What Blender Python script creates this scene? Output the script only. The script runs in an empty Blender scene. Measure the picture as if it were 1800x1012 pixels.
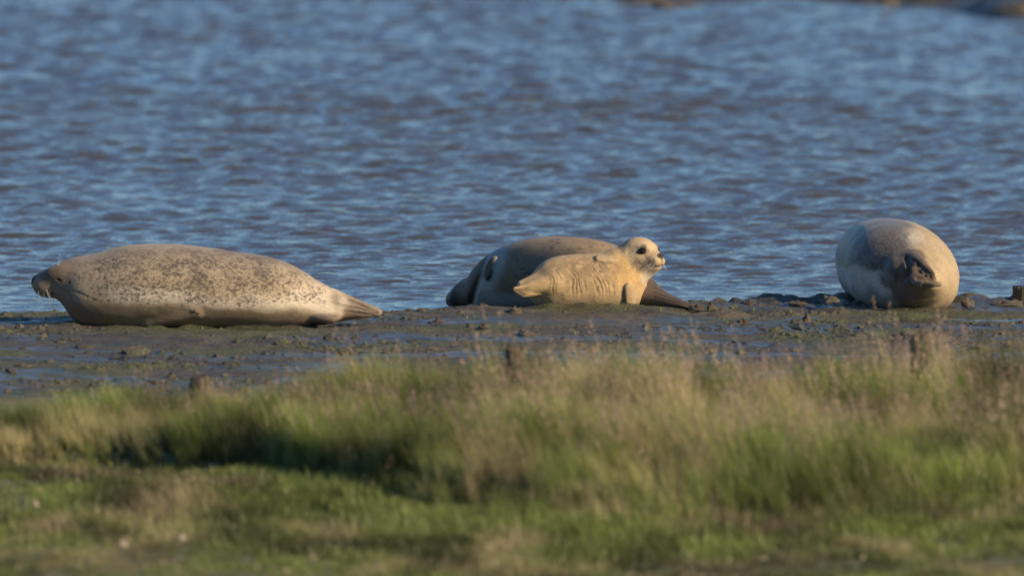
import bpy, math, random
import numpy as np
from mathutils import Vector, Matrix, Euler

random.seed(7)
rng = np.random.default_rng(7)
SC = bpy.context.scene
COL = SC.collection
R = math.radians

# ------------------------------------------------------------------ camera, sky, sun, exposure
CAM_H = 4.0
PITCH = R(3.685)
LENS = 461.5
FPX = 1800 * LENS / 36.0
cam_d = bpy.data.cameras.new('camera')
cam_d.lens = LENS
cam_d.sensor_width = 36
cam_d.clip_start = 1.0
cam_d.clip_end = 9000
cam_d.dof.use_dof = True
cam_d.dof.focus_distance = 60.3
cam_d.dof.aperture_fstop = 3.4
cam = bpy.data.objects.new('camera', cam_d)
COL.objects.link(cam)
cam.location = (0, 0, CAM_H)
cam.rotation_euler = (math.pi / 2 - PITCH, 0, 0)
SC.camera = cam

SUN_DIR = Vector((0.80, -0.46, 0.40)).normalized()          # towards the sun
SUN_EL = math.asin(SUN_DIR.z)
SUN_AZ = math.atan2(SUN_DIR.x, SUN_DIR.y)                   # clockwise from +Y
world = bpy.data.worlds.new('World')
SC.world = world
world.use_nodes = True
wn = world.node_tree
wn.nodes.clear()
sky = wn.nodes.new('ShaderNodeTexSky')
sky.sky_type = 'NISHITA'
sky.sun_disc = False
sky.sun_elevation = SUN_EL
sky.sun_rotation = SUN_AZ
sky.air_density = 1.18
sky.dust_density = 0.0
sky.ozone_density = 8.0
bg = wn.nodes.new('ShaderNodeBackground')
bg.inputs['Strength'].default_value = 0.104
wo = wn.nodes.new('ShaderNodeOutputWorld')
wn.links.new(sky.outputs[0], bg.inputs['Color'])
wn.links.new(bg.outputs[0], wo.inputs['Surface'])

sun_d = bpy.data.lights.new('sun', 'SUN')
sun_d.energy = 5.0
sun_d.angle = R(0.53)
sun_d.color = (1.0, 0.78, 0.52)
sun = bpy.data.objects.new('sun', sun_d)
COL.objects.link(sun)
sun.rotation_euler = SUN_DIR.to_track_quat('Z', 'Y').to_euler()

SC.view_settings.view_transform = 'Standard'
SC.view_settings.look = 'None'
SC.view_settings.gamma = 1.0
SC.view_settings.use_curve_mapping = False
SC.view_settings.exposure = 0.62
SC.render.engine = 'CYCLES'
SC.cycles.use_denoising = True
SC.cycles.max_bounces = 6
SC.cycles.diffuse_bounces = 3
SC.cycles.glossy_bounces = 3
SC.cycles.transmission_bounces = 3
SC.cycles.sample_clamp_indirect = 4

# ------------------------------------------------------------------ surveying: photo measure -> place on the ground
CP, SP = math.cos(PITCH), math.sin(PITCH)


def ray(px, py):
    u, v = (px - 900) / FPX, (506 - py) / FPX
    return np.array([u, CP + v * SP, -SP + v * CP])


def at(px, py, Y):
    d = ray(px, py)
    t = Y / d[1]
    return np.array([d[0] * t, Y, CAM_H + d[2] * t])


def ground(px, py, z=0.0):
    d = ray(px, py)
    t = (z - CAM_H) / d[2]
    return np.array([d[0] * t, d[1] * t, z])


def proj(P):
    P = np.asarray(P, dtype=float)
    x, y, z = P[..., 0], P[..., 1], P[..., 2] - CAM_H
    dep = y * CP - z * SP
    return 900 + FPX * x / dep, 506 - FPX * (y * SP + z * CP) / dep


# ------------------------------------------------------------------ noise
def _hash(ix, iy, iz, seed):
    h = (ix * 374761393 + iy * 668265263 + iz * 2147483647 + seed * 144665) & 0xFFFFFFFF
    h = ((h ^ (h >> 13)) * 1274126177) & 0xFFFFFFFF
    h = ((h ^ (h >> 16)) * 2246822519) & 0xFFFFFFFF
    h = h ^ (h >> 15)
    return (h & 0xFFFFFF).astype(np.float32) / float(0xFFFFFF)


def noise3(x, y, z, seed=0):
    x, y, z = np.broadcast_arrays(x, y, z)
    xi, yi, zi = np.floor(x).astype(np.int64), np.floor(y).astype(np.int64), np.floor(z).astype(np.int64)
    fx, fy, fz = x - xi, y - yi, z - zi
    fx, fy, fz = (f * f * f * (f * (f * 6 - 15) + 10) for f in (fx, fy, fz))
    out = 0
    for a in (0, 1):
        for b in (0, 1):
            for c in (0, 1):
                w = (fx if a else 1 - fx) * (fy if b else 1 - fy) * (fz if c else 1 - fz)
                out = out + w * _hash(xi + a, yi + b, zi + c, seed)
    return out * 2 - 1


def noise2(x, y, seed=0):
    x, y = np.broadcast_arrays(x, y)
    xi, yi = np.floor(x).astype(np.int64), np.floor(y).astype(np.int64)
    fx, fy = x - xi, y - yi
    fx, fy = (f * f * f * (f * (f * 6 - 15) + 10) for f in (fx, fy))
    z0 = np.zeros_like(xi)
    out = 0
    for a in (0, 1):
        for b in (0, 1):
            w = (fx if a else 1 - fx) * (fy if b else 1 - fy)
            out = out + w * _hash(xi + a, yi + b, z0, seed)
    return out * 2 - 1


def fbm2(x, y, oct=4, seed=0, gain=0.5):
    s, a, f = 0, 1.0, 1.0
    for o in range(oct):
        s = s + a * noise2(x * f + 17.3 * o, y * f - 9.1 * o, seed + o)
        a *= gain
        f *= 2.03
    return s


def fbm3(p, f, oct=3, seed=0, gain=0.5):
    s, a = 0, 1.0
    for o in range(oct):
        s = s + a * noise3(p[:, 0] * f + 5.1 * o, p[:, 1] * f, p[:, 2] * f - 3.7 * o, seed + o)
        a *= gain
        f *= 2.05
    return s


def sstep(a, b, x):
    t = np.clip((x - a) / (b - a), 0, 1)
    return t * t * (3 - 2 * t)


def pchip(xs, ys, q):
    """monotone cubic through the stations"""
    xs, ys = np.asarray(xs, float), np.asarray(ys, float)
    h = np.diff(xs)
    d = np.diff(ys) / h
    m = np.zeros_like(ys)
    for i in range(1, len(xs) - 1):
        if d[i - 1] * d[i] > 0:
            w1, w2 = 2 * h[i] + h[i - 1], h[i] + 2 * h[i - 1]
            m[i] = (w1 + w2) / (w1 / d[i - 1] + w2 / d[i])
    m[0], m[-1] = d[0], d[-1]
    q = np.clip(q, xs[0], xs[-1])
    i = np.clip(np.searchsorted(xs, q) - 1, 0, len(xs) - 2)
    t = (q - xs[i]) / h[i]
    t2, t3 = t * t, t * t * t
    return (ys[i] * (2 * t3 - 3 * t2 + 1) + h[i] * m[i] * (t3 - 2 * t2 + t) + ys[i + 1] * (-2 * t3 + 3 * t2) + h[i] * m[i + 1] * (t3 - t2))


# ------------------------------------------------------------------ objects and meshes
def tag(o, label=None, cat=None, group=None, kind=None):
    if label: o['label'] = label
    if cat: o['category'] = cat
    if group: o['group'] = group
    if kind: o['kind'] = kind
    return o


def empty(name, loc=(0, 0, 0), rz=0.0):
    o = bpy.data.objects.new(name, None)
    o.empty_display_size = 0.1
    COL.objects.link(o)
    o.location = loc
    o.rotation_euler = (0, 0, rz)
    return o


def mesh_np(name, V, F, smooth=True):
    V = np.asarray(V, np.float32)
    me = bpy.data.meshes.new(name)
    me.vertices.add(len(V))
    me.vertices.foreach_set('co', V.ravel())
    if isinstance(F, np.ndarray):
        n, k = F.shape
        me.loops.add(n * k)
        me.polygons.add(n)
        me.loops.foreach_set('vertex_index', F.astype(np.int32).ravel())
        me.polygons.foreach_set('loop_start', np.arange(0, n * k, k, dtype=np.int32))
        me.polygons.foreach_set('use_smooth', np.full(n, smooth, dtype=bool))
    else:
        tot = [len(f) for f in F]
        me.loops.add(sum(tot))
        me.polygons.add(len(F))
        me.loops.foreach_set('vertex_index', np.array([i for f in F for i in f], np.int32))
        me.polygons.foreach_set('loop_start', np.concatenate([[0], np.cumsum(tot)[:-1]]).astype(np.int32))
        me.polygons.foreach_set('use_smooth', np.full(len(F), smooth, dtype=bool))
    me.update(calc_edges=True)
    me.validate()
    return me


def obj(name, me, mat, parent=None):
    o = bpy.data.objects.new(name, me)
    COL.objects.link(o)
    if mat and not me.materials: me.materials.append(mat)
    if parent: o.parent = parent
    return o


def attr(me, name, vals, dom='POINT'):
    vals = np.asarray(vals, np.float32)
    if vals.ndim == 1:
        a = me.attributes.new(name, 'FLOAT', dom)
        a.data.foreach_set('value', vals)
    else:
        a = me.attributes.new(name, 'FLOAT_COLOR', dom)
        c = np.ones((len(vals), 4), np.float32)
        c[:, :3] = vals
        a.data.foreach_set('color', c.ravel())


def grid(xs, ys, zf):
    X, Y = np.meshgrid(xs, ys)
    Z = zf(X, Y)
    V = np.stack([X, Y, Z], -1).reshape(-1, 3)
    nx, ny = len(xs), len(ys)
    i = (np.arange(ny - 1)[:, None] * nx + np.arange(nx - 1)[None]).ravel()
    F = np.stack([i, i + 1, i + nx + 1, i + nx], 1)
    return V, F


def stretch(lo, hi, step, out_lo, out_hi, k=1.35):
    c = list(np.arange(lo, hi + step * .5, step))
    a, s = lo, step
    left = []
    while a > out_lo:
        s *= k
        a -= s
        left.append(a)
    b, s = c[-1], step
    right = []
    while b < out_hi:
        s *= k
        b += s
        right.append(b)
    return np.array(left[::-1] + c + right)


# ------------------------------------------------------------------ materials
class NT:
    def __init__(s, name):
        s.m = bpy.data.materials.new(name)
        s.m.use_nodes = True
        s.t = s.m.node_tree
        s.t.nodes.clear()
        s.out = s.n('ShaderNodeOutputMaterial')

    def n(s, typ, **kw):
        nd = s.t.nodes.new(typ)
        for k, v in kw.items():
            if k.startswith('i_'):
                s.set(nd, k[2:].replace('_', ' '), v)
            else:
                setattr(nd, k, v)
        return nd

    def set(s, nd, key, v):
        key = int(key) if isinstance(key, str) and key.isdigit() else key
        if hasattr(v, 'is_output'): s.t.links.new(v, nd.inputs[key])
        else: nd.inputs[key].default_value = v

    def math(s, op, a, b=0.0, clamp=False):
        nd = s.n('ShaderNodeMath', operation=op, use_clamp=clamp)
        s.set(nd, 0, a)
        s.set(nd, 1, b)
        return nd.outputs[0]

    def noise(s, vec, scale, detail=3, rough=0.55, dist=0.0):
        nd = s.n('ShaderNodeTexNoise')
        s.set(nd, 'Vector', vec)
        nd.inputs['Scale'].default_value = scale
        nd.inputs['Detail'].default_value = detail
        nd.inputs['Roughness'].default_value = rough
        nd.inputs['Distortion'].default_value = dist
        return nd.outputs['Fac']

    def ramp(s, x, a, b, lo=0.0, hi=1.0):
        nd = s.n('ShaderNodeMapRange', interpolation_type='SMOOTHSTEP')
        s.set(nd, 0, x)
        s.set(nd, 1, a)
        s.set(nd, 2, b)
        s.set(nd, 3, lo)
        s.set(nd, 4, hi)
        return nd.outputs[0]

    def mix(s, f, a, b, mode='MIX'):
        nd = s.n('ShaderNodeMix', data_type='RGBA', blend_type=mode)
        s.set(nd, 0, f)
        for k, v in ((6, a), (7, b)):
            s.set(nd, k, v if hasattr(v, 'is_output') else (*v, 1))
        return nd.outputs[2]

    def coord(s, which='Object', scale=(1, 1, 1), rot=(0, 0, 0)):
        tc = s.n('ShaderNodeTexCoord')
        mp = s.n('ShaderNodeMapping')
        mp.inputs['Scale'].default_value = scale
        mp.inputs['Rotation'].default_value = rot
        s.t.links.new(tc.outputs[which], mp.inputs[0])
        return mp.outputs[0]

    def attr(s, name, kind='GEOMETRY', out='Fac'):
        return s.n('ShaderNodeAttribute', attribute_name=name, attribute_type=kind).outputs[out]

    def bump(s, h, strength, dist, normal=None):
        nd = s.n('ShaderNodeBump')
        nd.inputs['Strength'].default_value = strength
        nd.inputs['Distance'].default_value = dist
        s.set(nd, 'Height', h)
        if normal is not None: s.set(nd, 'Normal', normal)
        return nd.outputs[0]

    def principled(s, **kw):
        nd = s.n('ShaderNodeBsdfPrincipled')
        for k, v in kw.items():
            key = k.replace('_', ' ')
            if key == 'Base Color' and not hasattr(v, 'is_output'): v = (*v, 1)
            s.set(nd, key, v)
        s.t.links.new(nd.outputs[0], s.out.inputs[0])
        return nd


def mat_water():
    t = NT('estuary_water')
    v = t.coord('Object', (0.45, 1.7, 1))
    b1 = t.bump(t.noise(v, 13.0, 3, 0.6, 0.4), 0.55, 0.024)
    b2 = t.bump(t.noise(v, 34.0, 2, 0.5), 0.45, 0.008, b1)
    t.principled(Base_Color=(0.054, 0.047, 0.034), Roughness=0.045, IOR=1.333, Normal=b2)
    return t.m


def mat_mud(name, green=1.0, wetbias=0.0):
    t = NT(name)
    v = t.coord('Object', (1, 1, 1))
    vs = t.coord('Object', (0.55, 1, 1))
    big = t.noise(vs, 1.7, 4, 0.6, 0.3)
    mid = t.noise(vs, 9.0, 4, 0.6)
    fine = t.noise(v, 60.0, 4, 0.65)
    c = t.mix(t.ramp(mid, 0.35, 0.68), (0.038, 0.036, 0.029), (0.092, 0.083, 0.060))
    c = t.mix(t.ramp(fine, 0.45, 0.75), c, (0.135, 0.108, 0.078))
    alg = t.math('MULTIPLY', t.ramp(t.noise(vs, 2.3, 3, 0.55), 0.42, 0.60), t.ramp(t.noise(v, 38.0, 3, 0.7), 0.36, 0.60))
    c = t.mix(t.math('MULTIPLY', alg, 0.85 * green), c, (0.075, 0.090, 0.026))
    wet = t.ramp(t.math('ADD', big, wetbias), 0.44, 0.58)
    wet = t.math('MULTIPLY', wet, t.ramp(t.noise(vs, 22.0, 2, 0.5), 0.30, 0.50))
    c = t.mix(t.math('MULTIPLY', wet, 0.45), c, (0.035, 0.032, 0.030))
    rough = t.ramp(wet, 0.0, 1.0, 0.80, 0.28)
    b = t.bump(t.math('ADD', t.math('MULTIPLY', fine, 0.8), mid), 0.9, 0.016)
    t.principled(Base_Color=c, Roughness=rough, IOR=1.36, Normal=b)
    return t.m


def mat_clod():
    t = NT('mud_clod')
    v = t.coord('Object')
    r = t.n('ShaderNodeObjectInfo').outputs['Random']
    f = t.noise(v, 55, 4, 0.65)
    g = t.noise(v, 22, 3, 0.6)
    r = t.math('ADD', t.math('MULTIPLY', r, 0.5), t.math('MULTIPLY', t.ramp(t.noise(v, 2.5, 2), 0.35, 0.65), 0.5))
    c = t.mix(r, (0.070, 0.055, 0.042), (0.215, 0.165, 0.105))
    c = t.mix(t.ramp(f, 0.35, 0.65, 0.0, 0.7), c, (0.045, 0.036, 0.028))
    c = t.mix(t.ramp(g, 0.52, 0.66, 0.0, 0.35), c, (0.10, 0.105, 0.035))
    t.principled(Base_Color=c, Roughness=t.ramp(g, 0.4, 0.6, 0.35, 0.8), Normal=t.bump(f, 0.9, 0.008))
    return t.m


def mat_fur(name, dark, spot_scale, lo, hi, stretchx=0.6, fur_amt=0.68, rough=0.62, sheen=0.10):
    t = NT(name)
    v = t.coord('Object', (stretchx, 1, 1), (0, 0.25, 0))
    col = t.attr('coat', out='Color')
    dens = t.attr('spot')
    wet = t.attr('wet')
    n1 = t.noise(v, spot_scale, 3.0, 0.62, 0.35)
    n2 = t.noise(v, spot_scale * 0.16, 2, 0.5)
    s = t.math('ADD', n1, t.math('MULTIPLY', t.math('SUBTRACT', n2, 0.5), 0.42))
    s = t.math('ADD', s, t.math('MULTIPLY', t.math('SUBTRACT', dens, 1.0), 0.30))
    sp = t.math('MULTIPLY', t.ramp(s, lo, hi), t.ramp(dens, 0.0, 0.25))
    vf = t.coord('Object', (0.22, 1, 1), (0, 0.2, 0))
    fu = t.noise(vf, 120, 3, 0.8)
    fu2 = t.noise(vf, 420, 2, 0.6)
    mot = t.noise(v, 13, 4, 0.65)
    c = t.mix(t.math('MULTIPLY', sp, t.ramp(fu, 0.25, 0.6, 0.70, 0.95)), col, dark)
    g = t.math('ADD', t.math('MULTIPLY', fu, 0.6), t.math('MULTIPLY', fu2, 0.4))
    c = t.mix(t.ramp(g, 0.40, 0.68, 0.0, fur_amt), c, t.mix(0.55, c, (0.05, 0.038, 0.028)))
    c = t.mix(t.ramp(g, 0.50, 0.32, 0.0, fur_amt * 0.5), c, t.mix(1.0, c, (1.5, 1.45, 1.4), 'MULTIPLY'))
    c = t.mix(t.ramp(mot, 0.40, 0.68, 0.0, 0.40), c, t.mix(0.5, c, (0.10, 0.075, 0.05)))
    rg = t.math('SUBTRACT', rough, t.math('MULTIPLY', wet, 0.30))
    b = t.bump(g, 0.8, 0.006)
    t.principled(Base_Color=c, Roughness=rg, Normal=b, Specular_IOR_Level=0.16, Sheen_Weight=sheen, Sheen_Roughness=0.4, Sheen_Tint=(0.95, 0.88, 0.75, 1))
    return t.m


def mat_simple(name, col, rough=0.6, **kw):
    t = NT(name)
    t.principled(Base_Color=col, Roughness=rough, **kw)
    return t.m


def mat_wood():
    t = NT('weathered_wood')
    v = t.coord('Object', (1, 1, 0.06))
    g = t.noise(v, 90, 4, 0.7, 0.6)
    vv = t.coord('Object')
    c = t.mix(t.ramp(g, 0.35, 0.65), (0.030, 0.023, 0.016), (0.125, 0.095, 0.058))
    moss = t.ramp(t.noise(vv, 18, 4, 0.65), 0.50, 0.66)
    c = t.mix(t.math('MULTIPLY', moss, 0.7), c, (0.065, 0.085, 0.02))
    t.principled(Base_Color=c, Roughness=0.85, Normal=t.bump(g, 0.9, 0.01))
    return t.m


def mat_grass(name, low, high, dry, seed):
    t = NT(name)
    h = t.attr('h')
    k = t.attr('k')
    sd = t.attr('sd')
    tint = t.attr('tint', 'INSTANCER')
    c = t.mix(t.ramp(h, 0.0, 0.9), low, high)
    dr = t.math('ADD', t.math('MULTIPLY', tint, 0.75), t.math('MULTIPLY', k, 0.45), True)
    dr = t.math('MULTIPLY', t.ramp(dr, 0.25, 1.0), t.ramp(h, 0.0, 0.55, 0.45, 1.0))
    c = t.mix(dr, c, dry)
    c = t.mix(sd, c, seed)
    lum = t.attr('lum', 'INSTANCER')
    c = t.mix(1.0, c, t.n('ShaderNodeCombineColor', i_0=lum, i_1=lum, i_2=lum).outputs[0], 'MULTIPLY')
    d = t.n('ShaderNodeBsdfDiffuse')
    tr = t.n('ShaderNodeBsdfTranslucent')
    gl = t.n('ShaderNodeBsdfGlossy')
    gl.inputs['Roughness'].default_value = 0.45
    t.set(d, 0, c)
    t.set(tr, 0, c)
    gl.inputs[0].default_value = (0.6, 0.6, 0.55, 1)
    m1 = t.n('ShaderNodeMixShader')
    m1.inputs[0].default_value = 0.35
    t.t.links.new(d.outputs[0], m1.inputs[1])
    t.t.links.new(tr.outputs[0], m1.inputs[2])
    m2 = t.n('ShaderNodeMixShader')
    m2.inputs[0].default_value = 0.05
    t.t.links.new(m1.outputs[0], m2.inputs[1])
    t.t.links.new(gl.outputs[0], m2.inputs[2])
    t.t.links.new(m2.outputs[0], t.out.inputs[0])
    return t.m


def mat_soil():
    t = NT('marsh_soil')
    v = t.coord('Object')
    n = t.noise(v, 5, 5, 0.65)
    f = t.noise(v, 70, 3, 0.6)
    c = t.mix(t.ramp(n, 0.40, 0.62), (0.085, 0.098, 0.028), (0.16, 0.13, 0.070))
    c = t.mix(t.ramp(t.noise(v, 17, 4, 0.6), 0.48, 0.60, 0, 0.8), c, (0.085, 0.115, 0.030))
    c = t.mix(t.ramp(f, 0.4, 0.7, 0, 0.6), c, (0.05, 0.04, 0.025))
    t.principled(Base_Color=c, Roughness=0.9, Normal=t.bump(f, 0.8, 0.02))
    return t.m


M = dict(
    water=mat_water(), mud=mat_mud('wet_mud', 1.0, 0.0), farmud=mat_mud('far_mud', 0.1, 0.03), clod=mat_clod(), wood=mat_wood(), soil=mat_soil(),
    eye=mat_simple('seal_eye', (0.006, 0.005, 0.005), 0.06, IOR=1.45),
    whisker=mat_simple('whisker', (0.60, 0.56, 0.48), 0.4),
    claw=mat_simple('claw', (0.05, 0.035, 0.025), 0.35),
    pebble=mat_simple('pale_pebble', (0.26, 0.225, 0.165), 0.8),
    sprout=mat_simple('sprout', (0.16, 0.22, 0.035), 0.5),
)
t_ = NT('puddle_film')
t_.principled(Base_Color=(0.07, 0.06, 0.05), Roughness=0.05, IOR=1.333, Normal=t_.bump(t_.noise(t_.coord('Object', (1, 1.5, 1)), 16, 3), 0.5, 0.012))
M['puddle'] = t_.m

# ------------------------------------------------------------------ the setting: water, mud, marsh, far bank
ZW = -0.07
EX = [-60, -20, -6] + [ground(p, 549)[0] for p in (0,)] + [ground(p, 549)[0] for p in (300, 560, 690, 800, 1000, 1190, 1260, 1480, 1660, 1800)] + [6, 20, 60]
EY = [60.3, 60.3, 60.35] + [ground(0, 552)[1]] + [ground(*q)[1] for q in ((300, 550), (560, 549), (690, 547), (800, 544), (1000, 541), (1190, 540), (1260, 534), (1480, 531), (1660, 530), (1800, 527))] + [61.4, 61.4, 61.4]
SOFT = [0.25] * 4 + [0.25, 0.25, 0.25, 0.25, 0.25, 0.3, 0.8, 0.9, 0.8, 0.6] + [0.6] * 3


def edge_y(X):
    return np.interp(X, EX, EY) + 0.06 * noise2(X * 3.1, X * 0 + 3.3, 5) + 0.03 * noise2(X * 11, X * 0 + 1.3, 6)


PUD = [(ground(1270, 552), 0.62, 0.20), (ground(1420, 551), 0.40, 0.13), (ground(1560, 562), 0.60, 0.24), (ground(1740, 556), 0.42, 0.26), (ground(1700, 572), 0.30, 0.10),
       (ground(1556, 604), 0.24, 0.10), (ground(1740, 606), 0.30, 0.06), (ground(1350, 549), 0.35, 0.09), (ground(45, 558), 0.34, 0.10), (ground(30, 585), 0.36, 0.10),
       (ground(840, 583), 0.40, 0.07), (ground(330, 602), 0.45, 0.08), (ground(560, 590), 0.30, 0.07)]
BEDS = [(at(330, 560, 59.44)[0], 59.44, 0.53, 0.17), (at(1040, 545, 60.66)[0], 60.66, 0.22, 0.11), (at(1582, 540, 60.98)[0], 60.98, 0.24, 0.20)]
ZP = -0.020


def mud_z(X, Y):
    e = Y - edge_y(X)
    soft = np.interp(X, EX, SOFT)
    z = 0.004 + 0.006 * fbm2(X * 1.1, Y * 1.6, 3, 11) + 0.006 * fbm2(X * 5.0, Y * 7.0, 3, 21) + 0.004 * fbm2(X * 17.0, Y * 15.0, 2, 25)
    rg = 1 - np.abs(fbm2(X * 7.5, Y * 9.0, 3, 31))
    patch = sstep(0.0, 0.5, fbm2(X * 1.3 + 4, Y * 1.9, 2, 41))
    z = z + 0.018 * np.clip(rg - 0.55, 0, 1) * patch
    z = z + 0.012 * np.exp(-((e + 0.16) / 0.15) ** 2) * (soft < 0.45)
    for c, rx, ry in PUD:
        q = ((X - c[0]) / rx) ** 2 + ((Y - c[1]) / ry) ** 2
        z = z - (0.030 if c[0] > 0.5 else 0.022) * np.exp(-q * 1.1) * (0.7 + 0.9 * noise2(X * 6.0, Y * 9.0, 29))
    for cx_, cy_, rx_, ry_ in BEDS:                       # mud pressed up round the resting animals
        q = np.sqrt(((X - cx_) / rx_) ** 2 + ((Y - cy_) / ry_) ** 2)
        z = z + 0.016 * np.exp(-((q - 1.12) / 0.11) ** 2) * (0.55 + 0.9 * noise2(X * 13, Y * 13, 47)) * (Y < cy_ + 0.03)
    soft_e = np.clip(e + 0.10, 0, None)
    drop = 0.085 * (1 - np.exp(-(soft_e / soft) ** 1.5)) + 0.06 * np.clip(e - 0.3, 0, 8)
    hum = np.where(soft > 0.45, 0.036 * np.clip(fbm2(X * 7.5, Y * 7.5, 3, 61) + 0.12, 0, 1) * np.exp(-((e - 0.10) / 0.45) ** 2), 0)
    return z - drop + hum


xs = stretch(-2.95, 2.95, 0.0125, -900, 900, 1.5)
ys = stretch(54.6, 62.4, 0.028, 54.2, 75, 1.5)
V, F = grid(xs, ys, mud_z)
tag(obj('mud_flat', mesh_np('mud_flat', V, F), M['mud']), kind='structure')

xs = np.arange(-6.0, 6.0, 0.05)
ys = np.arange(55.6, 61.3, 0.04)
V, F = grid(xs, ys, lambda X, Y: X * 0 + ZP)
C = V[F].mean(1)
w = C[:, 1] < edge_y(C[:, 0]) - 0.14
F = F[w]
used = np.unique(F)
mp_ = np.zeros(len(V), int)
mp_[used] = np.arange(len(used))
tag(obj('puddle_water', mesh_np('puddle_water', V[used], mp_[F]), M['puddle']), kind='structure')

# water: wind ripples as real relief
NW = 130
lam = np.exp(rng.uniform(math.log(0.085), math.log(0.36), NW))
th = rng.normal(0, 1.0, NW) * np.interp(lam, [0.1, 0.36], [0.46, 0.32]) + 0.10
kx, ky = 2 * math.pi / lam * np.sin(th), 2 * math.pi / lam * np.cos(th)
ph = rng.uniform(0, 6.283, NW)
slope = 0.0250 * (lam / 0.25) ** -0.15
amp = slope * lam / (2 * math.pi)


def water_z(X, Y):
    gx = sstep(30, 8, np.abs(X))
    shore = 0.22 + 0.78 * sstep(0.0, 3.2, Y - np.interp(X, EX, EY) - 0.3)
    gust = 0.72 + 0.45 * np.clip(0.5 + 0.8 * fbm2(X * 0.35, Y * 0.16, 3, 71), 0, 1.3)
    z = np.zeros_like(X)
    dyy = np.interp(Y, [60, 70, 82, 100], [0.024, 0.027, 0.038, 0.046])
    for i in range(NW):
        res = sstep(1.6 * dyy, 3.4 * dyy, lam[i]) if lam[i] < 0.2 else 1.0
        z += amp[i] * res * (sstep(63, 84, Y) if lam[i] > 0.30 else 1.0) * np.sin(kx[i] * X + ky[i] * Y + ph[i])
    z = z + 0.35 * np.abs(z)
    return ZW + z * shore * gust * gx


xs = stretch(-4.6, 4.6, 0.030, -900, 900, 1.5)
ys = np.concatenate([np.linspace(59.5, 70, 440, endpoint=False), np.linspace(70, 82, 400, endpoint=False), np.linspace(82, 108, 560), 108 + np.cumsum(1.5 ** np.arange(1, 13))])
V, F = grid(xs, ys, water_z)
tag(obj('water', mesh_np('water', V, F), M['water']), kind='structure')

# far bank
bx = [-900, -30, -3.6, -1.6, 0, 1.2, 2.2, 3.0, 4.2, 30, 900]
fpt = [(250, -18), (620, -6), (900, 0), (1150, 6), (1400, 10), (1600, 18), (1800, 42)]
fx = [ground(*p)[0] for p in fpt]
fy = [ground(*p, ZW)[1] for p in fpt]
FX = [-900, -20] + fx + [20, 900]
FY = [fy[0] + 30, fy[0] + 8] + fy + [fy[-1] - 6, fy[-1] - 6]


def far_z(X, Y):
    e = Y - np.interp(X, FX, FY) - 0.8 * noise2(X * 0.9, X * 0 + 7, 81)
    z = ZW - 0.12 + 0.12 * sstep(-0.6, 0.6, e) + 0.03 * np.clip(e, 0, 40) + 0.02 * np.clip(e - 40, 0, 60)
    z = z + sstep(-0.8, 1.5, e) * (0.07 * fbm2(X * 1.1, Y * 0.7, 4, 83) + 0.07 * np.clip(fbm2(X * 3.2, Y * 2.2, 3, 87), 0, 1))
    return z


xs = stretch(-5.5, 5.5, 0.06, -900, 900, 1.5)
ys = np.concatenate([np.arange(82, 125, 0.12), 125 + np.cumsum(1.4 ** np.arange(1, 24))])
V, F = grid(xs, ys, far_z)
tag(obj('far_bank', mesh_np('far_bank', V, F), M['farmud']), kind='structure')

xs = np.array([-6000, -900, -100, 0, 100, 900, 6000.])
V, F = grid(xs, np.array([-3000, -100, 40, 100, 900, 3000, 8000.]), lambda X, Y: X * 0 - 1.2)
tag(obj('ground', mesh_np('ground', V, F), M['soil']), kind='structure')


# marsh: short turf in front, a low rise under the tall grass
def tall_front(X):
    """front foot of the tall grass"""
    px = X / 51.5 * FPX + 900
    py = np.interp(px, [-600, 0, 200, 480, 640, 800, 930, 1200, 1500, 1800, 2400], [812, 808, 806, 822, 858, 888, 905, 912, 905, 880, 860])
    return np.interp(py, np.arange(700, 1000, 10), [ground(900, q)[1] for q in range(700, 1000, 10)])


def marsh_z(X, Y):
    d = Y - tall_front(X)
    z = 0.025 * fbm2(X * 0.9, Y * 0.6, 3, 101) + 0.012 * fbm2(X * 5, Y * 4, 2, 103)
    return z + 0.06 * sstep(-0.08, 0.15, d) - 0.22 * sstep(54.5, 55.3, Y) - 0.02


xs = stretch(-4.2, 4.2, 0.04, -900, 900, 1.5)
ys = np.concatenate([-(np.cumsum(1.5 ** np.arange(1, 14)))[::-1] + 44.0, np.arange(44, 55.6, 0.06)])
V, F = grid(xs, ys, marsh_z)
tag(obj('marsh_ground', mesh_np('marsh_ground', V, F), M['soil']), kind='structure')


# ------------------------------------------------------------------ implicit surfaces for the animals
def sd_ell(P, c, r, Rm=None):
    q = P - np.asarray(c, P.dtype)
    if Rm is not None: q = q @ np.asarray(Rm, P.dtype)
    r = np.asarray(r, P.dtype)
    k0 = np.sqrt(((q / r) ** 2).sum(1)) + 1e-9
    k1 = np.sqrt(((q / (r * r)) ** 2).sum(1)) + 1e-9
    return k0 * (k0 - 1) / k1


def sd_cap(P, a, b, ra, rb):
    a, b = np.asarray(a, P.dtype), np.asarray(b, P.dtype)
    ba = b - a
    h = np.clip(((P - a) @ ba) / float(ba @ ba), 0, 1)
    return np.sqrt(((P - a - h[:, None] * ba) ** 2).sum(1)) - (ra + (rb - ra) * h)


def smin(a, b, k):
    h = np.clip(0.5 + 0.5 * (b - a) / k, 0, 1)
    return b + (a - b) * h - k * h * (1 - h)


def smax(a, b, k):
    return -smin(-a, -b, k)


def frame(fwd, up=(0, 0, 1)):
    """columns: forward, side, up"""
    f = np.array(fwd, float)
    f /= np.linalg.norm(f)
    s = np.cross(up, f)
    s /= np.linalg.norm(s)
    return np.stack([f, s, np.cross(f, s)], 1)


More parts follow.
